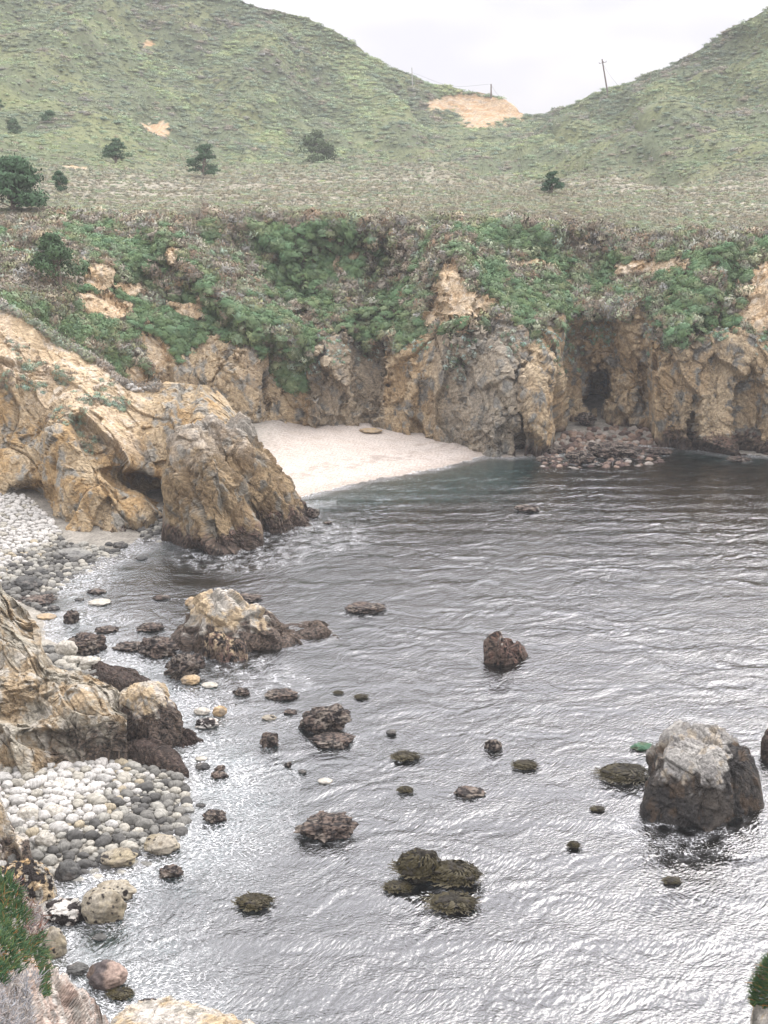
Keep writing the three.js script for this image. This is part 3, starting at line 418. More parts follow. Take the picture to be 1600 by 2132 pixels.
{
  const R = rng(501), mound = [], bush = [], dry = [], big = [], nrm = CLIFF.g.attributes.normal, n = new THREE.Vector3();
  for (let t = 0; t < 150000; t++) {
    const i = Math.floor(R() * CLIFF.g.attributes.position.count), x = CLIFF.px(i % (CLIFF.NU + 1)), py = CLIFF.PY[i], p = vert(CLIFF, i);
    if (py > BASE(x) - 60) continue;
    n.fromBufferAttribute(nrm, i);
    const rock = rockiness(x, py, p);
    if (rock > 0.5) continue;
    if (bare(BARE, x, py, p) < 1.12) { continue; }
    const w = fbm3(p.x * 0.1, p.y * 0.1, p.z * 0.1, 3), e = fbm3(p.x * 0.33 + 7, p.y * 0.33, p.z * 0.33, 3);
    const edge = sstep(py - RIM(x), 30, 4), browner = sstep(x, 900, 820) * sstep(x, 720, 800) * sstep(py, 620, 560) * 0.5 + (x < 130 ? 0.25 : 0) + edge * 0.55;
    const lush = 0.1 + w + e * 0.7 - browner + (x > 520 && x < 700 ? 0.15 : 0);
    p.x += (R() - 0.5) * 0.2; p.y += (R() - 0.5) * 0.1;
    if (lush > 0.02) { if (R() < 0.36) { if (R() < 0.07 && big.length < 2000 && lush > 0.1) big.push({ p, s: 0.5 + R() * 0.45, i }); else mound.push({ p, s: 0.24 + R() ** 3 * 0.6, j: 0.16, flat: 0.85, c: mixc(mixc([0.20, 0.235, 0.125], [0.14, 0.215, 0.10], sstep(lush, 0.0, 0.35)), R() < 0.2 ? LEAF.sage : LEAF.deep, R() * 0.45), n: up(n, 0.5) }); } }
    else if (R() < 0.22) bush.push({ p, s: 0.3 + R() * R() * 0.7, c: pick(R, lush > -0.25 ? [['olive', 0.35], ['sage', 0.25], ['brown', 0.2], ['mauve', 0.2]] : [['brown', 0.3], ['mauve', 0.3], ['olive', 0.25], ['straw', 0.15]]), n: up(n, 0.5) });
    else if (R() < 0.14) dry.push({ p, s: 0.35 + R() * 0.4, c: pick(R, [['straw', 0.4], ['mauve', 0.35], ['brown', 0.25]]), n: up(n, 0.7) });
  }
  scatter('slope_ground_cover', 'low green mounded plants carpeting the slope above the cliffs', G.mound, mound, 1);
  scatter('slope_scrub', 'brown and grey scrub between the green mounds on the slope', G.bush, bush, 2);
  scatter('slope_dry_grass', 'dry straw coloured grass on the slope', G.dry, dry, 3);
  // the largest rounded shrubs, one by one
  const kept = [], mats = [[0.15, 0.23, 0.12], [0.12, 0.2, 0.105], [0.17, 0.24, 0.13]].map((c) => { const m = M.leaf.clone(); m.color.setRGB(...c); return m; });
  for (const q of big) { if (kept.length >= 280) break; const x = CLIFF.px(q.i % (CLIFF.NU + 1)); if (x < -20 || x > 1620 || kept.some((k) => k.p.distanceTo(q.p) < k.s + q.s)) continue; kept.push(q); }
  kept.forEach((q, i) => { const o = new THREE.Mesh(G.mound[i % 3], mats[(i * 7) % 5 % 3]); o.position.copy(q.p); o.rotation.y = i * 2.4; o.scale.set(q.s, q.s * 0.85, q.s); put(o, 'green_shrub', 'rounded green shrub on the scrub slope above the cove cliffs', 'shrub', 'rounded green shrubs on the slope'); });
}
{
  const R = rng(502), mound = [], bush = [], dry = [];
  for (let t = 0; t < 170000; t++) {
    const x = -215 + R() * 2030, v = Math.pow(R(), 1.15), py = HV(x, v), j = Math.round(v * HILL.NV), i = j * (HILL.NU + 1) + clamp(Math.round((x + 220) / 2040 * HILL.NU), 0, HILL.NU), p = vert(HILL, i), D = -p.z, s0 = D * perD(py);   // s0: metres per pixel there
    if (bare(HILLBARE, x, py, p) < 1.03) continue;
    p.x += (R() - 0.5) * 4 * s0; const terrace = sstep(py + 20 * fbm2(x * 0.02, 3, 2), 325, 375);
    const w = fbm3(p.x * 0.035, 9, p.z * 0.028, 4), e = fbm3(p.x * 0.11, 2, p.z * 0.1, 3);
    const f = fbm3(p.x * 0.3, 5, p.z * 0.25, 2);
    if (terrace > R()) {
      const rimward = sstep(py, RIM(x) - 34, RIM(x) - 6), c = mixc(mixc([0.36, 0.345, 0.255], [0.31, 0.34, 0.22], sstep(e, -0.15, 0.25)), [0.25, 0.20, 0.15], rimward * 0.7 * sstep(e, 0.1, -0.1));
      if (e > 0.05 ? R() < 0.42 + 0.2 * rimward : R() < 0.12 + 0.2 * rimward) mound.push({ p, s: (2.6 + R() ** 2 * 5) * s0, flat: 0.6, j: 0.15, c: mixc(c, R() < 0.5 ? LEAF.sage : R() < 0.5 ? LEAF.green : LEAF.lime, 0.65) });
      else if (R() < 0.5) dry.push({ p, s: (4 + R() * 5) * s0, flat: 0.7, j: 0.15, c: mixc(c, LEAF.straw, 0.5) });
      else if (R() < 0.5) bush.push({ p, s: (2.5 + R() * 4) * s0, flat: 0.7, j: 0.15, c: mixc(c, LEAF.mauve, 0.5) });
    } else {
      const right = sstep(x, 1050, 1250), g = w + e * 0.6 + f * 0.25 - right * 0.1;  // right hill scrub duller: the shade on that slope is put into its colour
      if (R() > 0.5) continue;
      let c = mixc([0.19, 0.225, 0.15], [0.235, 0.285, 0.17], sstep(g, -0.3, 0.1)); c = mixc(c, [0.30, 0.36, 0.185], sstep(g, 0.1, 0.5) * (1 - right * 0.6)); c = mixc(c, [0.26, 0.225, 0.19], 0.8 * sstep(e - w * 0.7 + f * 0.3, 0.22, 0.5));
      (R() < 0.6 ? mound : bush).push({ p, s: (2.0 + R() ** 5 * 9) * s0, flat: 0.65, j: 0.13, c });
    }
  }
  scatter('hill_shrubs', 'green and sage coastal scrub covering the hills and bluff top', G.mound, mound, 4);
  scatter('hill_brush', 'darker brush between the green scrub on the hills', G.bush, bush, 5);
  scatter('bluff_grass', 'dry pale grass on the flat bluff top', G.dry, dry, 6);
}
{ // succulents hanging on the rock faces, and plants on the headland
  const R = rng(503), rose = [], small = [], n = new THREE.Vector3();
  const HANG = [[1180, 720, 34, 60, 0], [1230, 690, 50, 26, 0.2], [1265, 685, 14, 40, 0], [1355, 705, 16, 30, 0], [770, 720, 30, 40, 0], [640, 740, 40, 40, 0.3], [860, 720, 40, 22, 0], [1120, 700, 30, 26, 0], [1480, 700, 50, 20, 0], [1590, 720, 20, 30, 0], [600, 700, 26, 40, 0.4], [690, 740, 40, 30, 0], [1400, 690, 30, 30, 0], [960, 740, 30, 60, 0.2], [1060, 720, 30, 30, 0]];
  for (let t = 0; t < 60000; t++) {
    const i = Math.floor(R() * CLIFF.g.attributes.position.count), x = CLIFF.px(i % (CLIFF.NU + 1)), py = CLIFF.PY[i]; let m = 9; HANG.forEach((o) => { m = Math.min(m, inOval(o, x, py)); });
    const p = vert(CLIFF, i); if (m + ragged(p, 0.8) * 0.9 > 0.85 || R() > 0.3) continue; n.fromBufferAttribute(CLIFF.g.attributes.normal, i);
    rose.push({ p, s: 0.16 + R() * 0.2, n: up(n, 0.3), c: R() < 0.65 ? [0.34, 0.40, 0.335] : [0.17, 0.25, 0.15] });
  }
  const S = SPUR.geometry, ON = [[50, 800, 70, 20, 0.1], [130, 790, 40, 16, 0], [200, 830, 40, 24, 0.2], [250, 840, 30, 24, 0], [70, 760, 40, 18, 0], [160, 870, 30, 30, 0], [40, 730, 30, 16, 0.4], [230, 800, 30, 14, 0], [180, 905, 30, 26, 0.3], [120, 870, 36, 20, 0]];
  for (let t = 0; t < 60000; t++) {
    const i = Math.floor(R() * S.userData.last), x = S.userData.px(i), py = S.userData.py(i), p = new THREE.Vector3().fromBufferAttribute(S.attributes.position, i), above = py - spurTop(x); let m = 9; ON.forEach((o) => { m = Math.min(m, inOval(o, x, py)); });
    n.fromBufferAttribute(S.attributes.normal, i);
    if (x < 330 && above < 9 + 8 * ragged(p, 0.5)) { if (R() < 0.7) small.push({ p, s: 0.2 + R() * 0.3, n: up(n, 0.6), c: x > 190 ? pick(R, [['mauve', 0.7], ['brown', 0.3]]) : pick(R, [['sage', 0.4], ['mauve', 0.35], ['olive', 0.25]]) }); }
    else if (m + ragged(p, 0.7) < 0.62 && R() < 0.16) (R() < 0.6 ? rose : small).push({ p, s: 0.14 + R() * 0.22, n: up(n, 0.4), c: R() < 0.6 ? [0.26, 0.33, 0.24] : LEAF.brown });
  }
  scatter('cliff_succulents', 'pale grey green succulents hanging on the rock faces', G.rosette, rose, 7);
  scatter('headland_scrub', 'thin mauve and sage scrub along the headland edge', G.bush, small, 8);
}
{ // ice plant and dead stems on the two foreground edges
  const finger = new THREE.ConeGeometry(0.015, 0.17, 5, 3); finger.translate(0, 0.075, 0); { const P = finger.attributes.position; for (let i = 0; i < P.count; i++) { const y = P.getY(i); P.setX(i, P.getX(i) + y * y * 3); } finger.computeVertexNormals(); }
  const twig = new THREE.CylinderGeometry(0.004, 0.006, 0.14, 4); twig.translate(0, 0.05, 0);
  const plant = M.leaf.clone(); plant.roughness = 0.55;
  const R = rng(504), green = [], dead = [], n = new THREE.Vector3();
  for (const [S, zone] of [[BLUFF.geometry, (x, py, e) => { if (x < 56 + e * 30 - Math.max(0, py - 2000) * 0.8 && py < 2046 + e * 20 && x < 22 + (py - 1825) * 0.42 + e * 14) return 1; if ((x > 62 && x < 104 && py > 1955 && py < 2075 && x - 62 > (py - 1990) * 0.25 && e > -0.15)) return 1; if (py < 1985 + e * 20 && x < 96) return 2; if (x < 66 + e * 22 && py > 2040) return 2; return 0; }],
    [LEDGE.geometry, (x, py, e) => (py < 2075 + e * 40 ? (e > -0.1 ? 1 : 2) : 0)]]) {
    const P = S.attributes.position, N = S.attributes.normal;
    for (let t = 0; t < 90000; t++) {
      const i = Math.floor(R() * S.userData.last), x = S.userData.px(i), py = S.userData.py(i), p = new THREE.Vector3().fromBufferAttribute(P, i), e = fbm3(p.x * 1.2, p.y * 1.2, p.z * 1.2, 3), k = zone(x, py, e);
      if (!k || R() > 0.3) continue; n.fromBufferAttribute(N, i); p.x += (R() - 0.5) * 0.06; p.z += (R() - 0.5) * 0.08; p.y += R() * 0.05;
      const d = new THREE.Vector3(R() - 0.5, 0.5 + R() * 0.4, R() - 0.5).add(n).normalize();
      if (k === 1) green.push({ p, n: d, s: 0.8 + R() * 0.7, c: R() < 0.06 ? [0.3, 0.16, 0.06] : R() < 0.3 ? [0.11, 0.15, 0.05] : [0.055, 0.11, 0.05] }); else dead.push({ p, n: d.set(R() - 0.5, R() * 0.7, R() - 0.5).normalize(), s: 0.8 + R(), c: py > 2040 ? [0.36, 0.34, 0.33] : R() < 0.3 ? [0.2, 0.09, 0.06] : [0.28, 0.235, 0.225] });
    }
  }
  scatter('ice_plant', 'bright green ice plant with finger shaped leaves on the foreground edges', [finger], green, 9, plant);
  scatter('dead_stems', 'grey and reddish dead ice plant stems at the foreground edge', [twig], dead, 10);
}
// ---------------------------------------------------------------- cypresses and bushes on the bluff
const BARK = std({ color: new THREE.Color(0.17, 0.135, 0.11) });
function limb(a, b, r0, r1, bend, seed) { const R = rng(seed), m = a.clone().lerp(b, 0.5).add(new THREE.Vector3((R() - 0.5) * bend, (R() - 0.2) * bend, (R() - 0.5) * bend)), c = new THREE.CatmullRomCurve3([a, m, b]), g = new THREE.TubeGeometry(c, 8, 1, 6), P = g.attributes.position, q = new THREE.Vector3(); for (let i = 0; i < P.count; i++) { const t = Math.floor(i / 7) / 8, o = c.getPointAt(t); q.fromBufferAttribute(P, i).sub(o).multiplyScalar(lerp(r0, r1, t)).add(o); P.setXYZ(i, q.x, q.y, q.z); } g.computeVertexNormals(); return g; }
function cypress(spot, w, h, seed, o, label, name = 'cypress_tree', cat = 'tree') {
  const R = rng(seed), t = new THREE.Group(), { lo = 0.05, lean = 0, pads = 26, dens = 170, tint = [0.06, 0.108, 0.055], flat = 0.26, bareTrunk = 0.5 } = o;
  const top = new THREE.Vector3(lean * h * 0.5, h * 0.75, 0), base = new THREE.Vector3(0, -0.5, 0);
  part(t, 'trunk', limb(base, top, 0.045 * h, 0.012 * h, h * 0.12, seed), BARK);
  const limbs = [], crown = [];
  for (let k = 0; k < pads; k++) {
    const v = Math.pow(R(), 0.8), y = h * lerp(lo, 0.93, v), a = R() * 6.283, rad = w * 0.5 * Math.pow(1 - v, 0.55) * (0.45 + 0.55 * R()), c = new THREE.Vector3(Math.cos(a) * rad * 0.8 + lean * y * 0.6, y, Math.sin(a) * rad * 0.8);
    if (R() < 0.6) limbs.push(limb(base.clone().lerp(top, clamp(y / h * 0.85, 0.1, 0.95)), c, 0.014 * h, 0.005 * h, h * 0.05, seed + k));
    const pr = w * (0.11 + 0.1 * R()) * (1 - v * 0.35), s = seed * 3 + k;
    const g = leaves(Math.round(dens * (0.6 + R() * 0.8)), s, (Q) => { const u = Q() * 6.283, z = Q() * 1.5 - 0.5, r = Math.sqrt(Math.max(0, 1 - z * z)), n = new THREE.Vector3(Math.cos(u) * r, z, Math.sin(u) * r), m = (0.55 + 0.45 * Q()) * (1 + 0.45 * n3(n.x * 2 + s, n.y * 2, n.z * 2)); return { p: new THREE.Vector3(n.x * m * pr * 1.25, n.y * m * pr * flat * 2, n.z * m * pr).add(c), n }; }, w * 0.024 + 0.03, w * 0.011 + 0.015, 0.35);
    const col = new Float32Array(g.attributes.position.count * 3), f = 0.75 + 0.55 * R(); for (let i = 0; i < col.length; i += 3) { const q = f * (0.85 + 0.3 * hsh(i >> 4, k, seed)); col[i] = tint[0] * q; col[i + 1] = tint[1] * q; col[i + 2] = tint[2] * q; } g.setAttribute('color', new THREE.BufferAttribute(col, 3)); crown.push(g);
  }
  if (limbs.length) part(t, 'limbs', mergeGeometries(limbs), BARK);
  part(t, 'crown', mergeGeometries(crown), NEEDLE);
  t.position.copy(spot); put(t, name, label, cat); return t;
}
const NEEDLE = std({ vertexColors: true, side: THREE.DoubleSide, roughness: 0.85 });
const growAt = (f, x, y, wpx, hpx, ...rest) => { const q = f(x, y), s = -q.z * perD(y); cypress(q, wpx * s, hpx * s, ...rest); };
growAt(onHill, 28, 441, 175, 112, 21, { pads: 46, dens: 200, flat: 0.26, lo: 0.12 }, 'large spreading dark cypress at the left edge of the bluff');
growAt(onHill, 241, 338, 76, 60, 22, { pads: 22, lo: 0.15, lean: 0.1 }, 'rounded dark cypress on the slope left of the hill foot');
growAt(onHill, 428, 374, 84, 68, 23, { pads: 24, lo: 0.1, lean: 0.1 }, 'windswept cypress standing alone left of centre on the bluff');
growAt(onHill, 126, 395, 50, 42, 24, { pads: 20, lo: 0.0, flat: 0.5, tint: [0.05, 0.1, 0.05] }, 'small round bushy cypress right of the large spreading cypress');
growAt(onHill, 30, 280, 52, 34, 25, { pads: 14, lo: 0.0, flat: 0.45, tint: [0.07, 0.11, 0.06] }, 'grey green bush at the far left of the hillside', 'hillside_bush', 'bush');
growAt(onHill, 101, 257, 52, 22, 26, { pads: 14, lo: 0.0, flat: 0.45 }, 'dark flat topped bush on the hillside at upper left', 'hillside_bush', 'bush');
growAt(onHill, 1151, 410, 60, 48, 27, { pads: 22, lo: 0.04, flat: 0.4, tint: [0.042, 0.088, 0.045] }, 'dark green cypress alone on the right half of the bluff');
growAt(onHill, 660, 345, 100, 60, 28, { pads: 22, lo: 0.0, flat: 0.4, tint: [0.085, 0.115, 0.06] }, 'broad pale green bush in the hollow at the hill foot', 'hillside_bush', 'bush');
growAt(onHill, 2, 222, 26, 24, 29, { pads: 9, lo: 0.3, flat: 0.3 }, 'dark branch of a tree just entering at the upper left edge');
growAt(onCliff, 126, 610, 118, 122, 30, { pads: 30, lo: 0.3, flat: 0.4, lean: -0.25, tint: [0.062, 0.105, 0.05] }, 'leaning cypress with bare pale trunk on the left slope');
// ---------------------------------------------------------------- poles and wires on the saddle
{
  const wood = std({ color: new THREE.Color(0.16, 0.125, 0.11) }), weathered = std({ color: new THREE.Color(0.42, 0.4, 0.38) }), metal = std({ color: new THREE.Color(0.05, 0.05, 0.05), roughness: 0.5 }), tops = [];
  const pole = (x, y, xt, yt, D, arm, m, label, r) => {
    const a = atD(x, y, D), b = atD(xt, yt, D), t = new THREE.Group(), L = a.distanceTo(b) + 1.5; t.position.copy(b.clone().lerp(a, L / (L - 1.5))); t.quaternion.setFromUnitVectors(Y, b.clone().sub(a).normalize());
    const g = new THREE.CylinderGeometry(r * 0.75, r, L, 10); g.translate(0, L / 2, 0); part(t, 'post', g, m);
    if (arm) { const c = part(t, 'crossarm', new THREE.BoxGeometry(arm, 0.16, 0.14).translate(0, L - 1.1, 0.2), m); for (const s of [-0.45, 0.45, 0.1]) part(c, 'insulator', new THREE.CylinderGeometry(0.06, 0.09, 0.35, 8).translate(s * arm, L - 0.85, 0.2), metal); }
    tops.push(b); put(t, 'utility_pole', label, 'pole');
  };
  pole(1265, 190, 1254, 123, 474, 2.4, wood, 'leaning dark utility pole with crossarm on the right hill', 0.26);
  pole(1023, 196, 1023, 175, 530, 0, wood, 'short dark utility pole above the tan road cut', 0.3);
  pole(860, 195, 858, 141, 520, 0, weathered, 'pale thin utility pole on the left hill slope', 0.2);
  const wire = (a, b, sag, label) => { const c = new THREE.CatmullRomCurve3([a, a.clone().lerp(b, 0.5).add(new THREE.Vector3(0, -sag, 0)), b]); put(new THREE.Mesh(new THREE.TubeGeometry(c, 30, 0.03, 5), metal), 'power_line', label, 'wire'); };
  wire(tops[1], tops[2].clone().add(new THREE.Vector3(0, -1.5, 0)), 2.5, 'thin wire strung between the short pole and the pale pole');
  wire(tops[1].clone().add(new THREE.Vector3(0, -0.3, 0)), atD(1048, 206, 540), 0.6, 'guy wire running down right from the short dark pole');
  wire(tops[0].clone().add(new THREE.Vector3(0, -1, 0)), atD(1290, 181, 466), 0.4, 'guy wire running down right from the leaning pole');
}
// ---------------------------------------------------------------- rocks in the water
const SP1 = fbm3, spots = (p, f, t) => { const X = p.x * f, Yy = p.y * f, Z = p.z * f, ix = Math.floor(X), iy = Math.floor(Yy), iz = Math.floor(Z); let m = 9; for (let a = -1; a <= 1; a++) for (let b = -1; b <= 1; b++) for (let c = -1; c <= 1; c++) { if (hsh(ix + a, iy + b, iz + c) > t) continue; m = Math.min(m, Math.hypot(ix + a + hsh(ix + a + 3, iy + b, iz + c) - X, iy + b + hsh(ix + a, iy + b + 3, iz + c) - Yy, iz + c + hsh(ix + a, iy + b, iz + c + 3) - Z) / (0.25 + 0.3 * hsh(ix + a, iy + b + 9, iz + c))); } return m; };
const SKIN = {   // [smoothness, colour at p]
  mussel: [0.3, (p) => { const e = SP1(p.x * 4, p.y * 4, p.z * 4, 3), w = SP1(p.x * 1.3, p.y * 1.3, p.z * 1.3, 2); return e + w * 0.5 > -0.02 ? PAL.mussel : stone(p, PAL.crust, [0.19, 0.16, 0.13], [0.09, 0.068, 0.055], 3); }],
  dark: [0.85, (p) => stone(p, [0.06, 0.06, 0.06], [0.1, 0.1, 0.095], [0.14, 0.13, 0.12], 3)],
  slate: [0.95, (p) => stone(p, [0.2, 0.2, 0.19], [0.27, 0.27, 0.25], [0.13, 0.13, 0.125], 2)],
  pale: [1, (p) => stone(p, [0.52, 0.49, 0.43], [0.45, 0.43, 0.38], [0.38, 0.36, 0.31], 2)],
  tan: [0.93, (p) => stone(p, [0.46, 0.34, 0.2], [0.42, 0.33, 0.22], [0.33, 0.27, 0.2], 2)],
  spotted: [0.97, (p) => { const c = stone(p, [0.34, 0.31, 0.25], [0.30, 0.26, 0.18], [0.22, 0.19, 0.14], 1.5), w = SP1(p.x * 0.9, p.y * 0.9, p.z * 0.9, 2); return spots(p, 6, 0.26 + 0.4 * Math.max(0, w)) < 0.85 || w > 0.6 ? PAL.mussel : c; }],
  patched: [0.5, (p) => { const w = SP1(p.x * 1.6, p.y * 1.6, p.z * 1.6, 4); return w > -0.02 ? PAL.mussel : stone(p, PAL.bone, [0.5, 0.42, 0.36], PAL.grey, 3); }],
  kelp: [0.4, (p) => stone(p, [0.018, 0.015, 0.009], [0.032, 0.026, 0.013], [0.035, 0.03, 0.024], 3)],
  green: [0.3, (p) => stone(p, [0.06, 0.13, 0.075], [0.04, 0.1, 0.06], [0.08, 0.1, 0.06], 3)],
  pinkdark: [0.95, (p) => { const w = SP1(p.x * 0.8, p.y * 0.8, p.z * 0.8, 3); return mixc(stone(p, [0.07, 0.06, 0.06], [0.11, 0.09, 0.085], PAL.crust, 2), stone(p, [0.36, 0.29, 0.235], [0.33, 0.25, 0.21], PAL.tan, 2), sstep(p.x + w * 0.6 + p.y * 0.15, 0.02, 0.3)); }],
};
const WETROCK = std({ vertexColors: true, bumpMap: T.chip, bumpScale: 0.12, roughness: 0.75 }), SMOOTH = std({ vertexColors: true, map: T.fleck, roughness: 0.75 }), KELP = std({ color: new THREE.Color(0.038, 0.030, 0.010), roughness: 0.5, side: THREE.DoubleSide });
function blob(rx, ry, rz, skin, seed, detail) {
  const [sm, col] = SKIN[skin], R = rng(seed), o = [R() * 90, R() * 90, R() * 90]; let g = new THREE.IcosahedronGeometry(1, detail); g.deleteAttribute('uv'); g.deleteAttribute('normal'); g = mergeVertices(g, 1e-4);
  const P = g.attributes.position, q = new THREE.Vector3(), size = (rx + ry + rz) / 3, tilt = (R() - 0.5) * 0.5;
  for (let i = 0; i < P.count; i++) { q.fromBufferAttribute(P, i); const f = lerp(0.42, 0.17, sm) * fbm3(q.x * 1.1 + o[0], q.y * 1.1 + o[1], q.z * 1.1 + o[2], lerp(4, 2, sm) | 0) + (1 - sm) * 0.34 * facets(q.x * 1.7 + o[0], q.y * 1.7, q.z * 1.7 + o[2]) + (1 - sm) * 0.18 * facets(q.x * 5 + o[1], q.y * 5, q.z * 5, 0.15) + (1 - sm) * 0.06 * n3(q.x * 14, q.y * 14, q.z * 14); q.multiplyScalar(1 + f); P.setXYZ(i, q.x * rx, (q.y + q.x * tilt * (1 - sm * 0.5)) * ry, q.z * rz); }
  g.computeVertexNormals(); const at = new THREE.Vector3(...o);
  return finish(g, null, (p) => col(p.clone().add(skin !== 'pinkdark' ? at : q.set(0, 0, 0))), 0.5);
}
function ribbons(rx, ry, rz, count, seed) {   // weed hanging over a rock
  const R = rng(seed), pos = [], id = [], sw = (R() - 0.5) * 1.6;
  for (let k = 0; k < count; k++) { let a = R() * 6.283, e = 0.3 + R() * 1.0; const w = 0.025 + R() * 0.03, n = 8, l = 0.7 + R() * 0.9, s0 = pos.length / 3; for (let j = 0; j <= n; j++) { const t = j / n, b = Math.max(0.0, e - t * l), r = 1.06 + 0.08 * Math.sin(j * 1.7 + k) + (e - t * l < 0 ? (t * l - e) * 0.5 : 0), A = a + sw * t + 0.1 * Math.sin(j + k), x = Math.cos(A) * Math.cos(b) * rx * r, y = Math.sin(b) * ry * r, z = Math.sin(A) * Math.cos(b) * rz * r, tw = w * (1 - t * 0.5); pos.push(x - Math.sin(A) * tw, y + 0.02, z + Math.cos(A) * tw, x + Math.sin(A) * tw, y + 0.01, z - Math.cos(A) * tw); if (j) { const i = s0 + j * 2; id.push(i - 2, i - 1, i, i, i - 1, i + 1); } } }
  const g = new THREE.BufferGeometry(); g.setAttribute('position', new THREE.Float32BufferAttribute(pos, 3)); g.setIndex(id); g.computeVertexNormals(); return g;
}
let seedNow = 900;
const WET = [[-10.6, -108, 4.2], [-8, -113, 5.5], [13.4, -61.8, 2.4], [-9.2, -82, 3], [-7, -80.5, 2.2]];   // where water breaks on rock: x, z, radius
// a rock by its place: middle, waterline, width and height in the view
function rock(px, py, w, h, skin, label, name = 'water_rock', cat = 'rock', y0 = 0) {
  const f = atY(px, py, y0), s = -f.z * perD(py), rx = w * s * 0.5, tall = (skin === 'kelp' ? Math.max(0.18 * w, h - 0.32 * w) : Math.max(0.13 * w, h - 0.3 * w)) * s, rz = rx * 0.85, seed = seedNow++, m = SKIN[skin][0] > 0.6 ? SMOOTH : WETROCK;
  const ry = tall * 0.72, sink = tall * 0.28, detail = clamp(Math.round(w / 4), 6, 21), t = new THREE.Mesh(blob(rx, ry + 0.02, rz, skin, seed, detail), m);
  t.position.set(f.x, y0 + ry * 0.9 - sink * 0.55, f.z - rz * 0.75);
  if (skin === 'kelp') { const k = part(t, 'kelp', ribbons(rx, ry, rz, Math.round(clamp(w * 1.6, 24, 150)), seed), KELP); k.userData.label = 'wet olive kelp strands'; }
  if (y0 === 0) WET.push([f.x, f.z - rz * 0.75, rx]);
  return put(t, name, label, cat);
}
